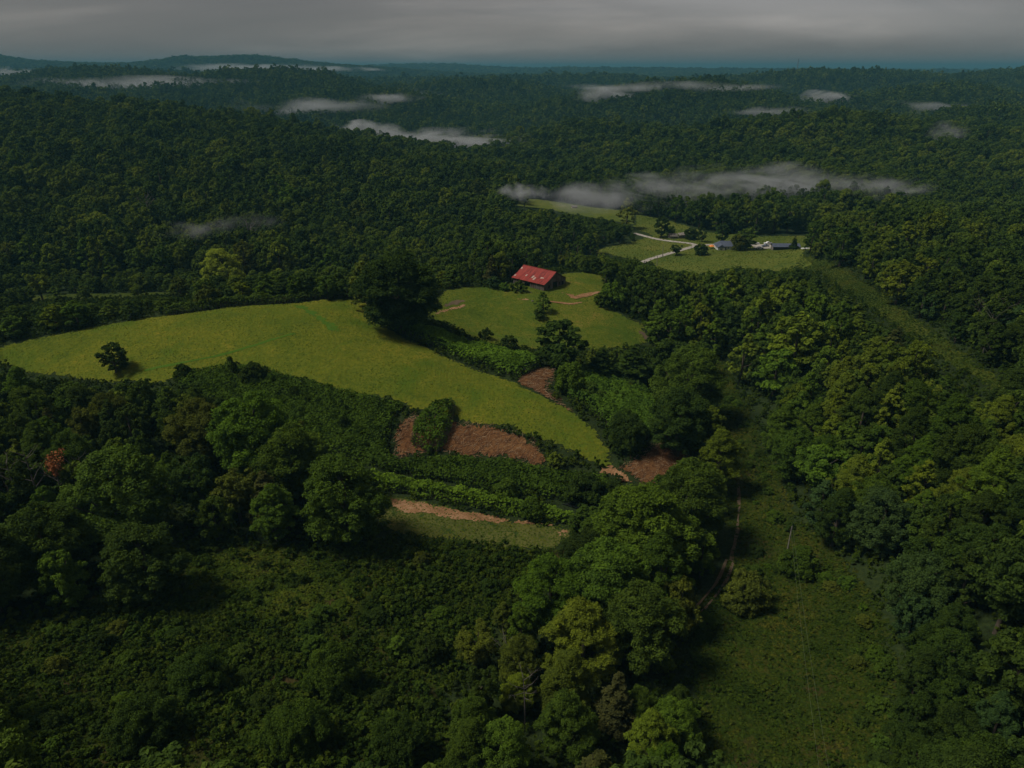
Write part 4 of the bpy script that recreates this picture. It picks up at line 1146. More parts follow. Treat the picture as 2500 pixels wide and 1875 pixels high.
for k, (lab, (pp, top, col)) in enumerate(THICKET.items()):
    thicket(lab, TPOLY[lab], top, col, 60 + k)

# ------------------------------------------------------------------ undergrowth on the brush slope, weeds in the clearings, cut stalks
UG = []
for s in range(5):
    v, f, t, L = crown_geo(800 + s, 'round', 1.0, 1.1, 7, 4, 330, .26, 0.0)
    UG.append(mesh_np('undergrowth_clump', v, f, [M['leaf_brush_dim']], False, [('tone', 'FACE', t)]))
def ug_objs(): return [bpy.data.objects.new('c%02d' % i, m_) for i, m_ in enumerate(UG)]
OPEN = worldpoly([(470,1350),(640,1335),(800,1355),(900,1430),(860,1500),(720,1520),(560,1480),(450,1420)])
def cover(name, polys, sp, smin, smax, label, keep=1.0, seed=0, hscale=1.0, clump=None):
    r = np.random.default_rng(seed); X = []; Y = []
    for p in polys:
        b0, b1 = p.min(0), p.max(0)
        x, y = cells(b0[0], b1[0], b0[1], b1[1], sp, r); i_ = inside(p, x, y); X.append(x[i_]); Y.append(y[i_])
    x = np.concatenate(X); y = np.concatenate(Y)
    i_ = r.uniform(0, 1, len(x)) < keep
    if clump: i_ &= fbm(x / clump[0], y / clump[0], 3, seed) > clump[1]
    i_ &= ~((abs(x - TRX(y)) < 2.2) & (y > TRP[:, 1].min()) & (y < TRP[:, 1].max()))
    if name == 'undergrowth': i_ &= ~(inside(OPEN, x + 14 * fbm(x / 9, y / 9, 3, 61), y + 14 * fbm(x / 9, y / 9, 3, 62)) & (r.uniform(0, 1, len(x)) < .8))
    x, y = x[i_], y[i_]
    s = r.uniform(smin, smax, len(x)) * (1 + 1.0 * fbm(x / 12, y / 12, 3, seed + 2))
    scl = np.stack([s, s, s * r.uniform(.7, 1.3, len(x)) * hscale], -1)
    rot = np.stack([np.zeros(len(x)), np.zeros(len(x)), r.uniform(0, 6.28, len(x))], -1)
    return scatter(name, ug_objs(), np.stack([x, y, height(x, y) - .1], -1), scl, rot, r.integers(0, 5, len(x)), label)
floor_poly = np.array([(-260, 55), (260, 55), (260, 470), (-260, 470)], float)
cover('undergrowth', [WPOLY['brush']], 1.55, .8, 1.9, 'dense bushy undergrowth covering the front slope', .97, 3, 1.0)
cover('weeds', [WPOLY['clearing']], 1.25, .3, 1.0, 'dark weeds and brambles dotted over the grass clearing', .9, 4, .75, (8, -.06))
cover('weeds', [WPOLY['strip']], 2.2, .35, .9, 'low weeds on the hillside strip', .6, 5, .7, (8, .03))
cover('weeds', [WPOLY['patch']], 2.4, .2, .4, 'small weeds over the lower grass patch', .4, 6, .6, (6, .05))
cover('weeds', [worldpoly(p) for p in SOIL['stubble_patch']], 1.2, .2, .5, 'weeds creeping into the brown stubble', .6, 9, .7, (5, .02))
# scrub skirting the edges of the woods
edge_x, edge_y = [], []
r3 = np.random.default_rng(77)
xs, ys = cells(-230, 260, 60, 470, 3.1, r3)
k = free(xs, ys) & (abs(xs) < .85 * (ys + 40))
k &= np.hypot(xs - BARN_C[0], ys - BARN_C[1]) > 13
xs, ys = xs[k], ys[k]
s = r3.uniform(.9, 2.1, len(xs))
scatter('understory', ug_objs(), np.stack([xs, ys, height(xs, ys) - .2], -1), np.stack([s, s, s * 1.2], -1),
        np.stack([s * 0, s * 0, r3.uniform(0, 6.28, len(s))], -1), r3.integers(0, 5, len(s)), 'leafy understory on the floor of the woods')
# grass tufts give the mown field its grain
TUFT = []
def tuft_mat(name, stops):
    m, ns, ls = mat(name); oi = N(ns, 'ShaderNodeObjectInfo'); g = N(ns, 'ShaderNodeNewGeometry'); nz = noise(ns, ls, g.outputs['Position'], .06, 4)
    s_ = N(ns, 'ShaderNodeMath', operation='MULTIPLY_ADD'); ls.new(oi.outputs['Random'], s_.inputs[0]); s_.inputs[1].default_value = .45
    s2 = N(ns, 'ShaderNodeMath', operation='MULTIPLY_ADD'); ls.new(nz.outputs[0], s2.inputs[0]); s2.inputs[1].default_value = 2.3; s2.inputs[2].default_value = -.88; ls.new(s2.outputs[0], s_.inputs[2])
    r_ = ramp(ns, stops); ls.new(s_.outputs[0], r_.inputs[0]); finish(ns, ls, r_.outputs[0], .9, spec=.03); return m
HAYT = tuft_mat('mown_grass_tuft', [(0, (.054, .082, .007)), (.5, (.094, .117, .009)), (1, (.145, .142, .013))])
PAST = tuft_mat('grazed_grass_tuft', [(0, (.040, .066, .007)), (.5, (.072, .098, .010)), (1, (.125, .120, .016))])
ROUT = tuft_mat('rough_grass_tuft', [(0, (.014, .026, .003)), (.5, (.030, .048, .005)), (1, (.062, .062, .008))])
for s in range(3):
    r = np.random.default_rng(400 + s); k = 9
    a = r.uniform(0, 6.28, k); b = np.stack([np.cos(a), np.sin(a), 0 * a], -1)
    p = b * r.uniform(.05, .42, (k, 1)) + [0, 0, .13]
    v, f = leaf_quads(p, b * .55 + [0, 0, .8] + r.normal(0, .2, (k, 3)), .42, r, 1.5)
    TUFT.append((v, f))
def tufts(name, poly, sp, label, seed, s0=.6, s1=1.5, m=None):
    r = np.random.default_rng(seed); b0, b1 = poly.min(0), poly.max(0)
    x, y = cells(b0[0], b1[0], b0[1], b1[1], sp, r); i_ = inside(poly, x, y); x, y = x[i_], y[i_]
    s = r.uniform(s0, s1, len(x)); 
    scatter(name, [bpy.data.objects.new('t%d' % i, mesh_np('grass_tuft', q[0], q[1], [m])) for i, q in enumerate(TUFT)], np.stack([x, y, height(x, y) + .1], -1), np.stack([s, s, s * r.uniform(.5, 1, len(x))], -1), np.stack([0 * s, 0 * s, r.uniform(0, 6.28, len(x))], -1), r.integers(0, 3, len(x)), label)
tufts('hay_grass', WPOLY['field'], .95, 'short mown grass on the big hay field', 1, .35, .75, HAYT)
tufts('meadow_grass', WPOLY['meadow'], 2.0, 'uneven grass in the valley meadow', 6, .6, 1.6, PAST)
tufts('pasture_grass', WPOLY['pasture'], 1.0, 'grazed grass around the barn', 2, .35, .8, PAST)
tufts('strip_grass', WPOLY['strip'], 1.0, 'rough grass on the hillside strip', 5, .6, 1.5, ROUT)
OPENT = tuft_mat('opening_grass_tuft', [(0, (.022, .040, .004)), (.5, (.044, .066, .006)), (1, (.078, .088, .010))])
tufts('opening_grass', OPEN, .8, 'rough grass in the opening of the brush slope', 7, .7, 1.8, OPENT)
tufts('rough_grass', WPOLY['clearing'], .9, 'rough grass in the long clearing', 3, .6, 1.6, ROUT)
tufts('patch_grass', WPOLY['patch'], .8, 'sparse grass on the lower patch', 4, .5, .9, PAST)
# cut stalks lying on the stubble
def stalks(polys, per, seed):
    r = np.random.default_rng(seed); V = []; Fs = []; T = []
    n_ = 0
    for p in polys:
        b0, b1 = p.min(0), p.max(0); k = int((b1 - b0).prod() * per)
        x = r.uniform(b0[0], b1[0], k); y = r.uniform(b0[1], b1[1], k); i_ = inside(p, x, y); x, y = x[i_], y[i_]
        a = r.normal(.6, .7, len(x)); L = r.uniform(.6, 2.2, len(x)); w_ = .05
        z = height(x, y) + .24
        ux, uy = np.cos(a), np.sin(a)
        z2 = height(x + ux * L, y + uy * L) + .24 + r.uniform(0, .35, len(x))
        b = np.stack([x, y, z], -1); t = np.stack([x + ux * L, y + uy * L, z2], -1); sd_ = np.stack([-uy, ux, 0 * ux], -1) * w_
        up = np.array([0, 0, w_ * 1.6])
        v = np.stack([b - sd_, b + sd_, b + up, t - sd_ * .5, t + sd_ * .5, t + up * .6], 1).reshape(-1, 3)
        o = (np.arange(len(x)) * 6)[:, None, None] + np.array([[0, 3, 5], [0, 5, 2], [1, 2, 5], [1, 5, 4], [0, 1, 4], [0, 4, 3]])[None]
        V.append(v); Fs.append(o.reshape(-1, 3) + n_); n_ += len(v)
        T.append(np.repeat(r.uniform(0, 1, len(x)), 6))
    return np.concatenate(V), np.concatenate(Fs), np.concatenate(T)
m, ns, ls = mat('dry_cut_stalks'); at = N(ns, 'ShaderNodeAttribute'); at.attribute_name = 'tone'
r_ = ramp(ns, [(0, (.06, .026, .014)), (.55, (.17, .085, .045)), (1, (.42, .30, .18))]); ls.new(at.outputs['Fac'], r_.inputs[0]); finish(ns, ls, r_.outputs[0], .9, spec=.1)
v, f, t = stalks([worldpoly(p) for p in SOIL['stubble_patch']], 2.2, 5)
tag(add('cut_stalks', mesh_np('cut_stalks', v, f, [m], False, [('tone', 'FACE', t)])), 'dry cut stalks lying on the brown stubble patches', kind='stuff')

# ------------------------------------------------------------------ building helpers
def quad_mesh(name, V, F, m):
    me = bpy.data.meshes.new(name); me.from_pydata([tuple(v) for v in V], [], F); me.materials.append(m); me.update()
    bm = bmesh.new(); bm.from_mesh(me); bmesh.ops.recalc_face_normals(bm, faces=bm.faces); bm.to_mesh(me); bm.free()
    return me
def boxes(name, L, m, parent=None):
    """several boxes (x0,x1,y0,y1,z0,z1) joined into one part"""
    V = []; F = []
    for (x0, x1, y0, y1, z0, z1) in L:
        o = len(V)
        V += [(x0, y0, z0), (x1, y0, z0), (x1, y1, z0), (x0, y1, z0), (x0, y0, z1), (x1, y0, z1), (x1, y1, z1), (x0, y1, z1)]
        F += [tuple(o + i for i in f) for f in ((3, 2, 1, 0), (4, 5, 6, 7), (0, 1, 5, 4), (1, 2, 6, 5), (2, 3, 7, 6), (3, 0, 4, 7))]
    me = bpy.data.meshes.new(name); me.from_pydata(V, [], F); me.materials.append(m); me.update()
    return add(name, me, parent)
def slab(name, pts, th, m, parent=None, down=Vector((0, 0, -1))):
    """flat polygon given as a loop of points, with thickness"""
    k = len(pts); V = [Vector(p) for p in pts] + [Vector(p) + down * th for p in pts]
    F = [tuple(range(k)), tuple(range(2 * k - 1, k - 1, -1))] + [(i, k + i, k + (i + 1) % k, (i + 1) % k) for i in range(k)]
    return add(name, quad_mesh(name, V, F, m), parent)
def geo_part(name, vf, m, parent=None, smooth=True):
    return add(name, mesh_np(name, vf[0], vf[1], [m], smooth), parent)

# rusty red sheet roof: rust, faded stripes of sheets, grime
m, ns, ls = mat('rusty_red_roof_sheets')
tcn = N(ns, 'ShaderNodeTexCoord'); so = tcn.outputs['Object']
mpn = N(ns, 'ShaderNodeMapping'); ls.new(so, mpn.inputs[0]); mpn.inputs['Scale'].default_value = (1.4, .10, .10)
a = noise(ns, ls, mpn.outputs[0], 1.0, 4, .6); b = noise(ns, ls, so, .5, 5, .65, .5); c = noise(ns, ls, so, 3.5, 3, .7)
ra = ramp(ns, [(.38, (0.0800, 0.0090, 0.0075)), (.5, (0.2160, 0.0195, 0.0142)), (.64, (0.3200, 0.0450, 0.0300))]); ls.new(a.outputs[0], ra.inputs[0])
rb = ramp(ns, [(.42, (0, 0, 0)), (.62, (1, 1, 1))]); ls.new(b.outputs[0], rb.inputs[0])
c1 = mixc(ns, ls, ra.outputs[0], (0.2475, 0.0310, 0.0211), rb.outputs[0])
rc = ramp(ns, [(.52, (0, 0, 0)), (.7, (1, 1, 1))]); ls.new(c.outputs[0], rc.inputs[0])
c2 = mixc(ns, ls, c1, (.09, .020, .018), rc.outputs[0])
finish(ns, ls, c2, .7, (a.outputs[0], .4, .05), spec=.25); M['roof_red'] = m
M['tin'] = plain('bare_grey_tin', (.46, .35, .28), .5, .4, .3, .15, 1.2)
m, ns, ls = mat('weathered_barn_boards')
tcn = N(ns, 'ShaderNodeTexCoord'); mpn = N(ns, 'ShaderNodeMapping'); ls.new(tcn.outputs['Object'], mpn.inputs[0]); mpn.inputs['Scale'].default_value = (3.2, 3.2, .12)
a = noise(ns, ls, mpn.outputs[0], 1.3, 4, .65); b = noise(ns, ls, tcn.outputs['Object'], .35, 4)
ra = ramp(ns, [(.38, (.03, .026, .022)), (.5, (.11, .098, .085)), (.75, (.24, .21, .18))]); ls.new(a.outputs[0], ra.inputs[0])
rb = ramp(ns, [(.45, (1, 1, 1)), (.75, (.8, .48, .40))]); ls.new(b.outputs[0], rb.inputs[0])
finish(ns, ls, mixc(ns, ls, ra.outputs[0], rb.outputs[0], 1.0, 'MULTIPLY'), .9, (a.outputs[0], .6, .05), spec=.1); M['boards'] = m
M['dark'] = plain('painted_barn_dark', (.008, .007, .006), .95, .05)  # near-black colour, the shade of the unlit interior painted in
M['blue_roof'] = plain('dark_blue_shingle_roof', (.075, .088, .125), .7, .3, var=.18, scale=1.2)
M['white'] = plain('white_siding', (.72, .72, .70), .6, .3, var=.05)
M['carwhite'] = plain('white_car_paint', (.80, .80, .80), .25, .5, var=.02)
M['cargrey'] = plain('blue_grey_car_paint', (.20, .24, .30), .25, .5, var=.02)
M['glass'] = plain('dark_window_glass', (.02, .022, .026), .08, .6, var=.02)
M['rubber'] = plain('black_rubber', (.015, .015, .015), .8, .2)
M['chrome'] = plain('light_lens', (.7, .7, .65), .15, .6)
M['timber'] = plain('silver_grey_timber', (.20, .175, .15), .9, .1, var=.3, scale=.9)
M['pole'] = plain('grey_utility_pole', (.22, .20, .17), .85, .15, var=.15)
M['wire'] = plain('power_line_wire', (.09, .11, .06), .5, .4)
M['orange'] = plain('orange_tarpaulin', (.75, .24, .05), .6, .3, var=.08)
M['steel'] = plain('grey_tower_steel', (.25, .25, .26), .5, .4)
M['deadleaf'] = plain('withered_orange_leaves', (.36, .13, .045), .8, .1, var=.25, scale=1.0)

# ------------------------------------------------------------------ the barn: local x along the ridge, y across
ax = Vector((.75, -.66, 0)).normalized()            # toward the visible gable
c0 = cast1(1328, 711)                                # near corner of the gable
bz = hz(13, 327)
LX, WY = 19.0, 16.5
origin = Vector((c0[0], c0[1], 0)) - ax * (LX / 2) + Vector((-ax.y, ax.x, 0)) * (WY / 2)
barn = empty('barn', (origin.x, origin.y, bz), math.atan2(ax.y, ax.x))
tag(barn, 'weathered board barn with a rusty red sheet metal roof', 'barn')
hx, hy = LX / 2, WY / 2; EZ, KZ, RZ = 3.4, 4.8, 7.5; KY = 4.5
B = -2.5
def gable(name, x, hole):
    """board gable wall standing at x, with a doorway"""
    L = []
    L.append([(x, -hy, B), (x, -hy, EZ - .1), (x, -KY, KZ - .1), (x, -1.7, RZ - .1 - (RZ - KZ) * 1.7 / KY), (x, -1.7, B)])
    L.append([(x, 1.7, B), (x, 1.7, RZ - .1 - (RZ - KZ) * 1.7 / KY), (x, KY, KZ - .1), (x, hy, EZ - .1), (x, hy, B)])
    L.append([(x, -1.7, 2.9), (x, -1.7, RZ - .1 - (RZ - KZ) * 1.7 / KY), (x, 0, RZ - .1), (x, 1.7, RZ - .1 - (RZ - KZ) * 1.7 / KY), (x, 1.7, 2.9)])
    if not hole: L.append([(x, -1.7, B), (x, -1.7, 2.9), (x, 1.7, 2.9), (x, 1.7, B)])
    V = []; F = []
    for p in L:
        o = len(V); k = len(p)
        V += p + [(x - .08, q[1], q[2]) for q in p]
        F += [tuple(range(o, o + k)), tuple(range(o + 2 * k - 1, o + k - 1, -1))] + [(o + i, o + k + i, o + k + (i + 1) % k, o + (i + 1) % k) for i in range(k)]
    return add(name, quad_mesh(name, V, F, M['boards']), barn)
g1 = gable('gable_wall', hx, True)
g2 = gable('gable_wall', -hx + .08, False)
boxes('side_wall', [(-hx + .1, -2.5, -hy, -hy + .08, B, EZ - .15), (1.2, hx - .1, -hy, -hy + .08, B, EZ - .15), (-2.5, 1.2, -hy, -hy + .08, 2.2, EZ - .15)], M['boards'], barn)
boxes('side_wall', [(-hx + .1, hx - .1, hy - .08, hy, B, EZ - .15)], M['boards'], barn)
rf = slab('roof', [(-hx - .6, -KY, KZ + .12), (hx + .6, -KY, KZ + .12), (hx + .6, 0, RZ + .12), (-hx - .6, 0, RZ + .12)], .06, M['roof_red'], barn)
slab('roof', [(-hx - .6, -hy - .7, EZ - .22), (hx + .6, -hy - .7, EZ - .22), (hx + .6, -KY - .02, KZ + .10), (-hx - .6, -KY - .02, KZ + .10)], .06, M['roof_red'], barn)
slab('roof', [(-hx - .6, 0.02, RZ + .11), (hx + .6, 0.02, RZ + .11), (hx + .6, KY, KZ + .12), (-hx - .6, KY, KZ + .12)], .06, M['roof_red'], barn)
slab('roof', [(-hx - .6, KY + .02, KZ + .10), (hx + .6, KY + .02, KZ + .10), (hx + .6, hy + .7, EZ - .22), (-hx - .6, hy + .7, EZ - .22)], .06, M['roof_red'], barn)
boxes('ridge_cap', [(-hx - .6, hx + .6, -.18, .18, RZ + .09, RZ + .17)], M['roof_red'], barn)
def lowz(y): return EZ - .22 + (y + hy + .7) / (hy + .7 - KY) * (KZ + .10 - EZ + .22)
def highz(y): return KZ + .12 + (y + KY) / KY * (RZ - KZ)
for (x0, x1, y0, y1) in ((1.5, 2.5, -7.2, -5.4), (-.1, .9, -6.3, -4.5), (4.6, 5.5, -5.3, -4.2), (5.5, 6.4, -5.0, -4.0), (-9.9, -9.0, -7.5, -6.4), (-4.1, -3.3, -5.9, -4.7)):
    slab('roof_patch', [(x0, y0, lowz(y0) + .05), (x1, y0, lowz(y0) + .05), (x1, y1, lowz(y1) + .05), (x0, y1, lowz(y1) + .05)], .03, M['tin'], barn)
slab('roof_patch', [(-9.9, -2.4, highz(-2.4) + .05), (-9.1, -2.4, highz(-2.4) + .05), (-9.1, -1.5, highz(-1.5) + .05), (-9.9, -1.5, highz(-1.5) + .05)], .03, M['tin'], barn)
boxes('roof_seam', [(x - .03, x + .03, y0, y1, 0, 0) for x in () for y0, y1 in ()] or [(-hx - .62, -hx - .55, -.02, .02, RZ - .2, RZ + .1)], M['boards'], barn)
boxes('dark_window_panel', [(hx + .01, hx + .05, -4.9, -4.2, .5, 2.0), (hx + .01, hx + .05, 3.2, 3.9, .6, 2.1), (hx + .01, hx + .05, 5.2, 6.6, -.4, 1.9)], M['dark'], barn)  # panels on the wall face, shade of openings painted where no holes are cut
boxes('door_frame', [(hx + .01, hx + .12, -1.85, -1.68, B, 3.05), (hx + .01, hx + .12, 1.68, 1.85, B, 3.05), (hx + .01, hx + .12, -1.66, 1.66, 2.9, 3.05)], M['timber'], barn)
boxes('floor', [(-hx + .2, hx - .3, -hy + .2, hy - .2, B + .2, -.9)], M['dark'], barn)
for x in (-6, -2.5, 1.2, 5):
    boxes('post', [(x - .1, x + .1, -hy - .12, -hy - .005, B, EZ - .3)], M['timber'], barn)
pr = cast1(1293, 714)
t = tag(boxes('leaning_board', [(-.12, .12, -1.6, 1.6, 0, .08)], M['timber']), 'pale board lying in the weeds before the barn wall', 'board')
t.location = (pr[0], pr[1], hz(*pr) + .35); t.rotation_euler = (.35, 0, .9)
rk = cast1(1300, 736)
bm = bmesh.new(); bmesh.ops.create_icosphere(bm, subdivisions=2, radius=.6)
for v in bm.verts: v.co *= 1 + .25 * (random.random() - .5)
me = bpy.data.meshes.new('rock'); bm.to_mesh(me); bm.free(); me.materials.append(M['timber'])
rko = tag(add('rock', me), 'pale rock at the tip of the orange clay below the barn', 'rock'); rko.location = (rk[0], rk[1], hz(*rk) + .2); rko.scale = (1, .8, .7)

# ------------------------------------------------------------------ farm houses in the valley
def gpos(px, py):
    x, y = cast1(px, py); return x, y, hz(x, y)
x, y, z = gpos(1772, 607)
H = empty('house', (x, y, z), math.radians(-4))
tag(H, 'white house with a dark blue hipped roof beside the gravel drive', 'house')
boxes('wall', [(-7.5, 7.5, -4, 4, -1.5, 2.7)], M['white'], H)
V = [(-8.1, -4.6, 2.6), (8.1, -4.6, 2.6), (8.1, 4.6, 2.6), (-8.1, 4.6, 2.6), (-4.2, 0, 5.6), (4.2, 0, 5.6)]
add('roof', quad_mesh('hip_roof', V, [(0, 1, 5, 4), (1, 2, 5), (2, 3, 4, 5), (3, 0, 4), (3, 2, 1, 0)], M['blue_roof']), H)
boxes('front_wing_wall', [(-7.2, -2.2, -7.5, -4.02, -1.5, 2.4)], M['white'], H)
V = [(-7.7, -8.1, 2.35), (-4.7, -8.1, 4.4), (-1.7, -8.1, 2.35), (-7.7, -3.2, 2.36), (-4.7, -1.6, 4.4), (-1.7, -3.2, 2.36)]
add('wing_roof', quad_mesh('wing_roof', V, [(0, 1, 4, 3), (1, 2, 5, 4), (0, 2, 1), (3, 4, 5), (0, 3, 5, 2)], M['blue_roof']), H)
for wx in (0.2, 2.8, 5.4):
    f_ = boxes('window', [(wx, wx + 1.3, -4.06, -4.0, .9, 2.0)], M['white'], H); boxes('pane', [(wx + .1, wx + 1.2, -4.09, -4.06, 1.0, 1.9)], M['glass'], f_)
f_ = boxes('window', [(-5.6, -3.8, -7.56, -7.5, .8, 1.9)], M['white'], H); boxes('pane', [(-5.5, -3.9, -7.59, -7.56, .9, 1.8)], M['glass'], f_)
boxes('door', [(-1.6, -.6, -4.07, -4.0, 0, 2.05)], M['glass'], H)
boxes('chimney', [(2.2, 2.9, -.4, .4, 4.6, 6.3)], M['timber'], H)

x, y, z = gpos(1916, 609)
S = empty('long_shed', (x, y, z), math.radians(-2))
tag(S, 'long low shed with a dark slate blue roof at the right of the yard', 'shed')
boxes('wall', [(-9, 9, 2.6, 2.75, -1.5, 2.6), (-9, -8.85, -2.6, 2.6, -1.5, 2.6), (8.85, 9, -2.6, 2.6, -1.5, 2.6)], M['timber'], S)
for px_ in np.linspace(-8.7, 8.7, 8): boxes('post', [(px_ - .09, px_ + .09, -2.9, -2.72, -1.5, 2.4)], M['timber'], S)
slab('roof', [(-9.6, -3.4, 2.45), (9.6, -3.4, 2.45), (9.6, 0, 4.3), (-9.6, 0, 4.3)], .1, M['blue_roof'], S)
slab('roof', [(-9.6, .02, 4.29), (9.6, .02, 4.29), (9.6, 3.2, 2.6), (-9.6, 3.2, 2.6)], .1, M['blue_roof'], S)
boxes('roof_light', [(5.8, 6.5, -1.8, -1.1, 3.42, 3.95)], M['white'], S)
x, y, z = gpos(1655, 581)
R_ = empty('ruined_shed', (x, y, z), math.radians(8))
tag(R_, 'collapsed grey timber shed among bushes at the meadow edge', 'shed')
boxes('wall', [(-7, -1, -2.5, -2.35, -1, 2.2), (-.4, 6.5, -2.5, -2.35, -1, 2.6), (-7, -6.85, -2.3, 2.3, -1, 2.3), (6.35, 6.5, -2.3, 2.3, -1, 2.8)], M['timber'], R_)
slab('roof', [(-7.4, -3, 2.2), (-.6, -3, 1.5), (-.6, 1.2, 3.2), (-7.4, 1.2, 3.6)], .1, M['timber'], R_)
slab('roof', [(-.2, -3, 2.6), (6.9, -3, 2.9), (6.9, 1.2, 4.2), (-.2, 1.2, 3.5)], .1, M['timber'], R_)
x, y = at_z(1402, 503, -27); z = hz(x, y)
Wh = empty('cottage', (x, y, z), .3); Wh.scale = (.6, .6, .6); tag(Wh, 'tiny pale cottage dim in the mist at the far meadow', 'cottage')
boxes('wall', [(-4, 4, -2.5, 2.5, -1, 2.5)], M['tin'], Wh)
V = [(-4.4, -3, 2.4), (4.4, -3, 2.4), (4.4, 3, 2.4), (-4.4, 3, 2.4), (-4.4, 0, 4.4), (4.4, 0, 4.4)]
add('roof', quad_mesh('cottage_roof', V, [(0, 1, 5, 4), (2, 3, 4, 5), (1, 2, 5), (3, 0, 4), (3, 2, 1, 0)], M['timber']), Wh)

# ------------------------------------------------------------------ vehicles
def prism(name, prof, w, m, parent, y0=0.0):
    k = len(prof); V = [(p[0], y0 - w / 2, p[1]) for p in prof] + [(p[0], y0 + w / 2, p[1]) for p in prof]
    F = [tuple(range(k)), tuple(range(2 * k - 1, k - 1, -1))] + [(i, k + i, k + (i + 1) % k, (i + 1) % k) for i in range(k)]
    o = add(name, quad_mesh(name, V, F, m), parent)
    return o
def wheel_me():
    bm = bmesh.new(); bmesh.ops.create_cone(bm, cap_ends=True, segments=12, radius1=.33, radius2=.33, depth=.22, matrix=Matrix.Rotation(math.pi / 2, 4, 'X'))
    me = bpy.data.meshes.new('wheel'); bm.to_mesh(me); bm.free(); me.materials.append(M['rubber']); return me
WHEEL = wheel_me()
def car(px, py, rz, kind, label, paint):
    x, y, z = gpos(px, py)
    c = empty('parked_' + kind, (x, y, z + .3), rz); tag(c, label, 'pickup' if kind == 'pickup' else 'car', 'vehicles parked in the gravel yard')
    if kind == 'pickup':
        prism('body', [(-2.7, .4), (2.7, .4), (2.75, 1.0), (1.2, 1.1), (1.15, 1.15), (-2.7, 1.15)], 1.85, paint, c)
        prism('cabin', [(-.7, 1.152), (1.1, 1.152), (.55, 1.82), (-.6, 1.85)], 1.65, paint, c)
        boxes('bed', [(-2.55, -.85, -.75, .75, 1.152, 1.17)], M['rubber'], c); ln = 1.75
        boxes('window', [(-.5, .5, -.84, -.826, 1.28, 1.7), (-.5, .5, .826, .84, 1.28, 1.7)], M['glass'], c)
    else:
        prism('body', [(-2.25, .35), (2.25, .35), (2.3, .75), (2.1, .92), (-2.2, .98)], 1.8, paint, c)
        prism('cabin', [(-1.9, .982), (1.1, .94), (.4, 1.42), (-1.3, 1.47)], 1.55, paint, c); ln = 1.4
        boxes('window', [(-1.2, .4, -.79, -.776, 1.02, 1.36), (-1.2, .4, .776, .79, 1.02, 1.36)], M['glass'], c)
    for wx in (-ln, ln):
        for wy in (-.85, .85):
            w_ = add('wheel', WHEEL, c); w_.location = (wx, wy, .33)
    for wy in (-.65, .65): boxes('headlight', [(2.2, 2.34, wy - .15, wy + .15, .62, .78)], M['chrome'], c)
    return c
car(1846, 597, .1, 'car', 'white car parked farthest left beside the trees', M['carwhite'])
car(1874, 597, math.pi + .1, 'pickup', 'white pickup truck parked at the back of the gravel yard', M['carwhite'])
car(1868, 603, .35, 'pickup', 'blue-grey truck parked in front of the white pickup', M['cargrey'])
car(1855, 608, .05, 'car', 'white car parked nearest on the lawn edge', M['carwhite'])
x, y, z = gpos(1966, 610)
Tr = empty('flat_trailer', (x, y, z), .1); tag(Tr, 'low white flat trailer parked right of the long shed', 'trailer')
boxes('bed', [(-2.6, 2.6, -1, 1, .7, 1.1)], M['white'], Tr); boxes('tow_bar', [(2.6, 3.8, -.06, .06, .7, .8)], M['rubber'], Tr)
for wx in (-.5, .5):
    for wy in (-1.12, 1.12):
        w_ = add('wheel', WHEEL, Tr); w_.location = (wx, wy, .33)
x, y, z = gpos(1737, 607)
T_ = empty('orange_canopy', (x, y, z), .3); tag(T_, 'orange peaked canopy beside the white house', 'canopy tent')
V = [(-1.8, -1.6, 1.7), (1.8, -1.6, 1.7), (1.8, 1.6, 1.7), (-1.8, 1.6, 1.7), (0, 0, 2.9)]
add('cover', quad_mesh('cover', V, [(0, 1, 4), (1, 2, 4), (2, 3, 4), (3, 0, 4), (3, 2, 1, 0)], M['orange']), T_)
for sx in (-1.7, 1.7):
    for sy in (-1.5, 1.5): boxes('leg', [(sx - .04, sx + .04, sy - .04, sy + .04, -.5, 1.69)], M['pole'], T_)

# ------------------------------------------------------------------ utility poles, wires, tower
def upole(px, py_base, hgt, label, top_px=None, arm=True):
    x, y, z = gpos(px, py_base)
    o = empty('utility_pole', (x, y, z)); tag(o, label, 'utility pole')
    geo_part('shaft', tube([(0, 0, -1), (0, 0, hgt * .5), (0, 0, hgt)], [.20, .17, .13], 8), M['pole'], o)
    if arm:
        boxes('crossarm', [(-1.0, 1.0, -.17, -.06, hgt - .7, hgt - .55)], M['pole'], o)
        for sx in (-.85, .85): geo_part('insulator', tube([(sx, -.1, hgt - .54), (sx, -.1, hgt - .3)], [.07, .05], 6), M['chrome'], o)
    return Vector((x, y, z + hgt))
pA = upole(1917, 1372, 10.5, 'grey utility pole standing alone in the front clearing', arm=False)
upole(1617, 630, 9, 'pale utility pole beside the gravel road', arm=False)
upole(1603, 655, 8, 'short pale pole in the grass near the trees', arm=False)
upole(1245, 677, 9, 'grey pole against the trees behind the barn', arm=False)
near = Vector((at_z(1918, 2300, -15)[0], 42.0, hz(25, 45) + 11))
for k, sx in enumerate((-.85, .85)):
    a_ = pA + Vector((sx * .16, 0, -.1 if k else -.9)); b_ = near + Vector((sx, 0, 0))
    pts = [a_.lerp(b_, s) - Vector((0, 0, 2.2 * 4 * s * (1 - s))) for s in np.linspace(0, 1, 24)]
    ob = geo_part('power_line', tube(pts, [.02] * 24, 4), M['wire'])
    tag(ob, 'left strand of the thin power line running down the front clearing' if k == 0 else 'right strand of the thin power line running down the front clearing', 'power line', 'power lines')
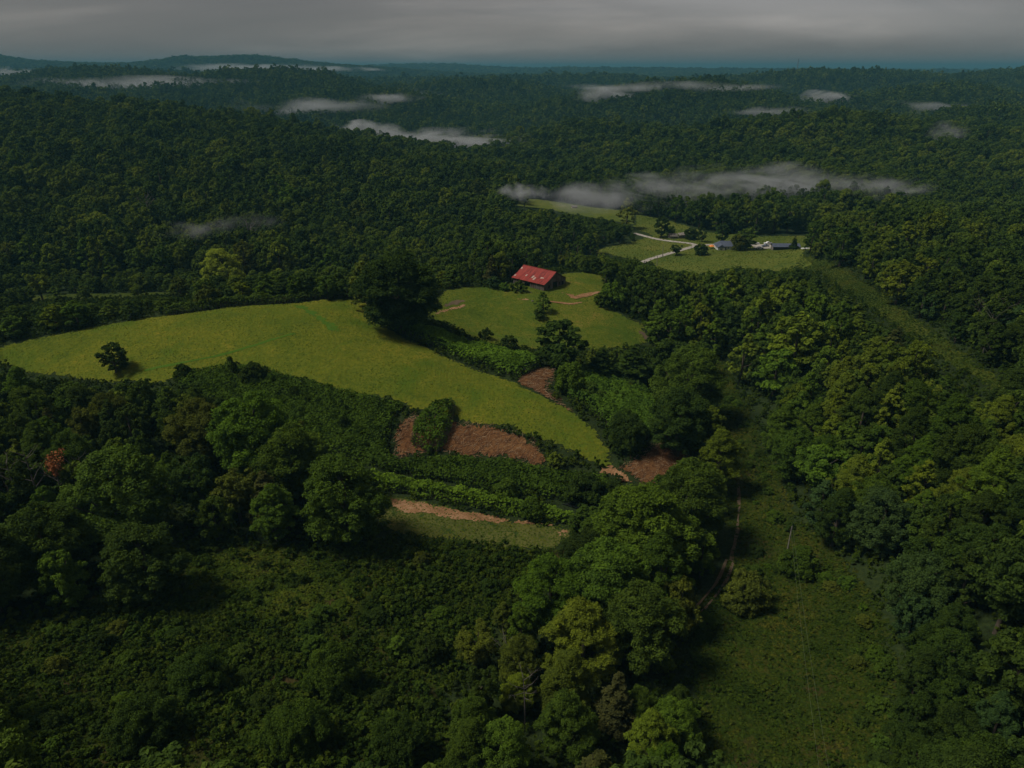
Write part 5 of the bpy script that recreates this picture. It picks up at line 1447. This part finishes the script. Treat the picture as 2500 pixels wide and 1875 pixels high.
# lattice mast on the horizon
u, a_, b_ = ray(1947, 163); ty = 5200.0; tx = float(u * ty / a_); tz = hz(tx, ty)
top_z = float(CAMZ + ray(1947, 143)[2] / ray(1947, 143)[1] * ty)
Tw = empty('radio_mast', (tx, ty, tz)); tag(Tw, 'thin radio mast standing on the right horizon', 'radio mast')
hm = top_z - tz
for sx, sy in ((-3, -2), (3, -2), (0, 3)): geo_part('leg', tube([(sx, sy, 0), (sx * .5, sy * .5, hm)], [1.6, 1.2], 5), M['steel'], Tw)
for q_ in np.linspace(.1, .95, 8): geo_part('brace', tube([(-3 * (1 - .5 * q_), -2 * (1 - .5 * q_), hm * q_), (3 * (1 - .5 * q_), -2 * (1 - .5 * q_), hm * (q_ + .05))], [.7, .7], 4), M['steel'], Tw)

# ------------------------------------------------------------------ bare and withered trees
def snag(px, py_top, hgt, seed, label, spread=.35, thick=.28, limbs=9, material=None, leaves=False):
    r = np.random.default_rng(seed)
    x, y, h, rr, t = solve_top(px, py_top, hgt / 200 * FPX * .5, 2.0)
    u, a, b = ray(px, py_top); ts = np.linspace(45, 1200, 8000)
    d = CAMZ + b * ts - height(u * ts, a * ts) - hgt; s = np.where((d[:-1] > 0) & (d[1:] <= 0))[0]
    t = ts[s[0]] if len(s) else t
    x, y = float(u * t), float(a * t); z = hz(x, y)
    o = empty('bare_tree', (x, y, z)); tag(o, label, 'dead tree')
    m_ = material or M['bark_pale']
    lean = r.normal(0, .05, 2) * hgt
    path = [(lean[0] * s * s, lean[1] * s * s, hgt * s) for s in (-.05, .2, .45, .7, 1)]
    geo_part('trunk', tube(path, np.array([1.2, 1, .75, .45, .12]) * thick, 6), m_, o)
    for k in range(limbs):
        s = r.uniform(.4, .95); a_ = r.uniform(0, 6.28); L = hgt * spread * (1.25 - s) * r.uniform(.7, 1.2)
        b0 = np.array([lean[0] * s * s, lean[1] * s * s, hgt * s]); dr = np.array([math.cos(a_), math.sin(a_), r.uniform(.5, 1.1)])
        mid = b0 + dr * L * .5 + r.normal(0, .06, 3) * L; e_ = b0 + dr * L * np.array([1, 1, 1.15])
        br = [tube([b0, mid, e_], np.array([.36, .22, .06]) * thick, 5)]
        for q in range(3):
            d2 = dr + r.normal(0, .6, 3); d2[2] = abs(d2[2])
            st = mid + (e_ - mid) * r.uniform(0, .8); br.append(tube([st, st + d2 * L * .3], np.array([.13, .04]) * thick, 4))
        V = np.concatenate([b_[0] for b_ in br]); off = np.cumsum([0] + [len(b_[0]) for b_ in br[:-1]]); F_ = np.concatenate([b_[1] + o_ for b_, o_ in zip(br, off)])
        add('limb', mesh_np('limb', V, F_, [m_], True), o)
    if leaves:
        P_ = []
        for q in range(14):
            c = np.array([r.normal(0, .9), r.normal(0, .9), hgt * r.uniform(.72, 1.02)]); P_.append(c + r.normal(0, .42, (55, 3)))
        P_ = np.concatenate(P_); v, f = leaf_quads(P_, r.normal(size=P_.shape) + [0, 0, .5], .34, r)
        add('withered_leaves', mesh_np('withered_leaves', v, f, [M['deadleaf']]), o)
    return o
snag(122, 1116, 15, 1, 'dead treetop with withered orange leaves in the left wood', leaves=True, thick=.2)
snag(55, 1092, 18, 2, 'tall bare grey trunk left of the orange leafed treetop', thick=.26)
snag(8, 1110, 18, 3, 'bare trunk at the left border of the picture', thick=.26)
snag(195, 1110, 15, 4, 'bare forked tree right of the orange leafed treetop', thick=.2)
snag(292, 1340, 11, 5, 'broken pale snag low in the left wood', thick=.36, limbs=4)
snag(2440, 722, 20, 6, 'bare grey tree in the dark wood at the right border', spread=.4, thick=.2, limbs=11)
snag(352, 470, 26, 7, 'bare grey tree standing on the left hillside', spread=.4, thick=.5, limbs=10)
snag(606, 532, 22, 8, 'bleached bare treetop in the mist on the left hillside', spread=.6, thick=.5, limbs=10)
snag(1283, 1640, 12, 9, 'bare twiggy sapling among the front left trees', spread=.45, thick=.16)
snag(1243, 1560, 10, 10, 'pale twiggy snag on the edge of the brush slope', spread=.5, thick=.16)

# ------------------------------------------------------------------ mist in the valleys
def mist_mat(name, dens, scale, thresh, seedv):
    m, ns, ls = mat(name)
    tcn = N(ns, 'ShaderNodeTexCoord')
    # soft falloff towards the edge of the bank
    wob = N(ns, 'ShaderNodeMapping'); ls.new(tcn.outputs['Generated'], wob.inputs[0]); wob.inputs['Scale'].default_value = (4.2, 2.2, 1.2); wob.inputs['Location'].default_value = (seedv, seedv, 0)
    wn_ = noise(ns, ls, wob.outputs[0], 1.0, 3, .55)
    wv = N(ns, 'ShaderNodeVectorMath', operation='MULTIPLY_ADD'); ls.new(wn_.outputs['Color'], wv.inputs[0]); wv.inputs[1].default_value = (.45, .4, 1.3); wv.inputs[2].default_value = (-.225, -.2, -.65)
    wa = N(ns, 'ShaderNodeVectorMath', operation='ADD'); ls.new(tcn.outputs['Generated'], wa.inputs[0]); ls.new(wv.outputs[0], wa.inputs[1])
    vm = N(ns, 'ShaderNodeVectorMath', operation='MULTIPLY_ADD'); ls.new(wa.outputs[0], vm.inputs[0]); vm.inputs[1].default_value = (2, 2, 2); vm.inputs[2].default_value = (-1, -1, -1)
    ln = N(ns, 'ShaderNodeVectorMath', operation='LENGTH'); ls.new(vm.outputs[0], ln.inputs[0])
    fo = N(ns, 'ShaderNodeMapRange'); fo.interpolation_type = 'SMOOTHSTEP'; fo.inputs[1].default_value = .0; fo.inputs[2].default_value = .92; fo.inputs[3].default_value = 1.0; fo.inputs[4].default_value = 0.0
    ls.new(ln.outputs['Value'], fo.inputs[0])
    g = N(ns, 'ShaderNodeNewGeometry')
    mpn = N(ns, 'ShaderNodeMapping'); ls.new(g.outputs['Position'], mpn.inputs[0]); mpn.inputs['Scale'].default_value = (scale * .7, scale * 1.6, scale * 2.6); mpn.inputs['Location'].default_value = (seedv, 0, 0)
    nz = noise(ns, ls, mpn.outputs[0], 1.0, 5, .66, 1.2)
    mr = N(ns, 'ShaderNodeMapRange'); mr.inputs[1].default_value = thresh; mr.inputs[2].default_value = thresh + .34; ls.new(nz.outputs[0], mr.inputs[0])
    mu = N(ns, 'ShaderNodeMath', operation='MULTIPLY'); ls.new(fo.outputs[0], mu.inputs[0]); ls.new(mr.outputs[0], mu.inputs[1])
    m2 = N(ns, 'ShaderNodeMath', operation='MULTIPLY'); ls.new(mu.outputs[0], m2.inputs[0]); m2.inputs[1].default_value = dens
    pv = N(ns, 'ShaderNodeVolumePrincipled'); pv.inputs['Color'].default_value = (.93, .95, .97, 1); ls.new(m2.outputs[0], pv.inputs['Density']); pv.inputs['Anisotropy'].default_value = .1
    o = N(ns, 'ShaderNodeOutputMaterial'); ls.new(pv.outputs[0], o.inputs['Volume'])
    return m
MIST = [  # pixel, pixel of the bank's middle, width and height in pixels, optical depth, noise scale, threshold, label
 (1900,446,760,104,1.31,.016,0.41,'right part of the mist bank lying over the woods behind the houses'),
 (1640,464,480,96,1.41,.018,0.41,'middle of the mist bank behind the houses'),
 (1440,486,360,96,1.15,.020,0.39,'pale mist drifting across the far meadow'),
 (2180,460,260,60,0.66,.020,0.41,'thin right end of the mist bank behind the houses'),
 (1275,470,150,50,1.20,.02,0.41,'thin wisp of mist at the end of the left hill'),
 (1090,345,560,80,2.07,.009,0.37,'white mist filling the valley behind the left hill'),
 (890,325,210,66,2.40,.012,0.33,'bright left end of the mist behind the left hill'),
 (1480,232,220,40,1.97,.008,0.37,'mist pocket behind the middle ridge'),
 (2010,240,190,44,1.97,.008,0.37,'mist pocket on the right of the middle ridge'),
 (2310,322,130,56,0.66,.012,0.39,'thin wisp over the right woods'),
 (470,562,280,44,0.32,.03,0.43,'faint lower streak of mist on the left hillside'),
 (605,545,230,52,0.34,.03,0.43,'faint upper streak of mist on the left hillside'),
 (640,166,560,26,2.18,.0025,0.37,'far mist under the long mesa'),
 (830,170,260,18,1.97,.003,0.37,'far mist right of the mesa'),
 (40,181,190,36,1.97,.004,0.37,'mist pocket at the far left'),
 (950,240,220,30,0.87,.007,0.39,'faint haze streak in the middle woods'),
 (350,204,800,40,1.20,.004,0.37,'broad thin mist in the hollow beyond the left hill'),
 (1650,214,700,34,1.09,.004,0.37,'broad thin mist below the far ridge'),
 (750,262,520,50,0.87,.006,0.39,'thin mist over the woods left of the middle hill'),
 (2250,262,400,40,0.87,.006,0.39,'thin mist on the far right hills'),
 (1880,272,260,30,0.76,.008,0.39,'faint haze streak in the right middle woods'),
]
def ico(sub):
    bm = bmesh.new(); bmesh.ops.create_icosphere(bm, subdivisions=sub, radius=1.0); me = bpy.data.meshes.new('mist_bank'); bm.to_mesh(me); bm.free(); return me
for k, (px, py, w_, h_, od, sc, th, lab) in enumerate(MIST):
    x, y = cast1(px, py, 24.0)
    z = CAMZ + (ray(px, py)[2] / ray(px, py)[1]) * y
    dd_ = y * CP - (z - CAMZ) * SP
    wm, hm_ = w_ * dd_ / FPX, h_ * dd_ / FPX
    dep = max(45.0, wm * .16)
    me = ico(3); me.materials.append(mist_mat('mist', od / (dep * .20), sc, th, k * 13.7))
    o = add('mist', me); o.location = (x, y, float(z)); o.scale = (wm / 2, dep / 2, hm_ / 2)
    tag(o, lab, kind='stuff')

for k, (px, y0, wpx, wy, amp) in enumerate(RIDGES):
    y = y0 + 2.0 * wy; x = (px - CPX) / FPX * y0 * .96; wm = wpx / FPX * y0 * 2.3
    me = ico(3); me.materials.append(mist_mat('mist', .55 / (wy * 1.2 * .3), .006, .36, k * 9.1 + 300))
    o = add('mist', me); o.location = (x, y, hz(x, y) + 24); o.scale = (wm / 2, wy * .6, 21)
    tag(o, 'thin veil of mist in a hollow between the wooded ridges', kind='stuff', group='mist in the hollows')

# ------------------------------------------------------------------ air
m, ns, ls = mat('haze_air')
pv = N(ns, 'ShaderNodeVolumePrincipled'); pv.inputs['Color'].default_value = (.13, .36, .46, 1); pv.inputs['Density'].default_value = HAZE_D; pv.inputs['Anisotropy'].default_value = 0.0
o = N(ns, 'ShaderNodeOutputMaterial'); ls.new(pv.outputs[0], o.inputs['Volume'])
hb = boxes('haze', [(-62000, 62000, -2600, 31000, -72, 178)], m); hb['kind'] = 'stuff'
hb['label'] = 'pale blue air over the whole landscape'
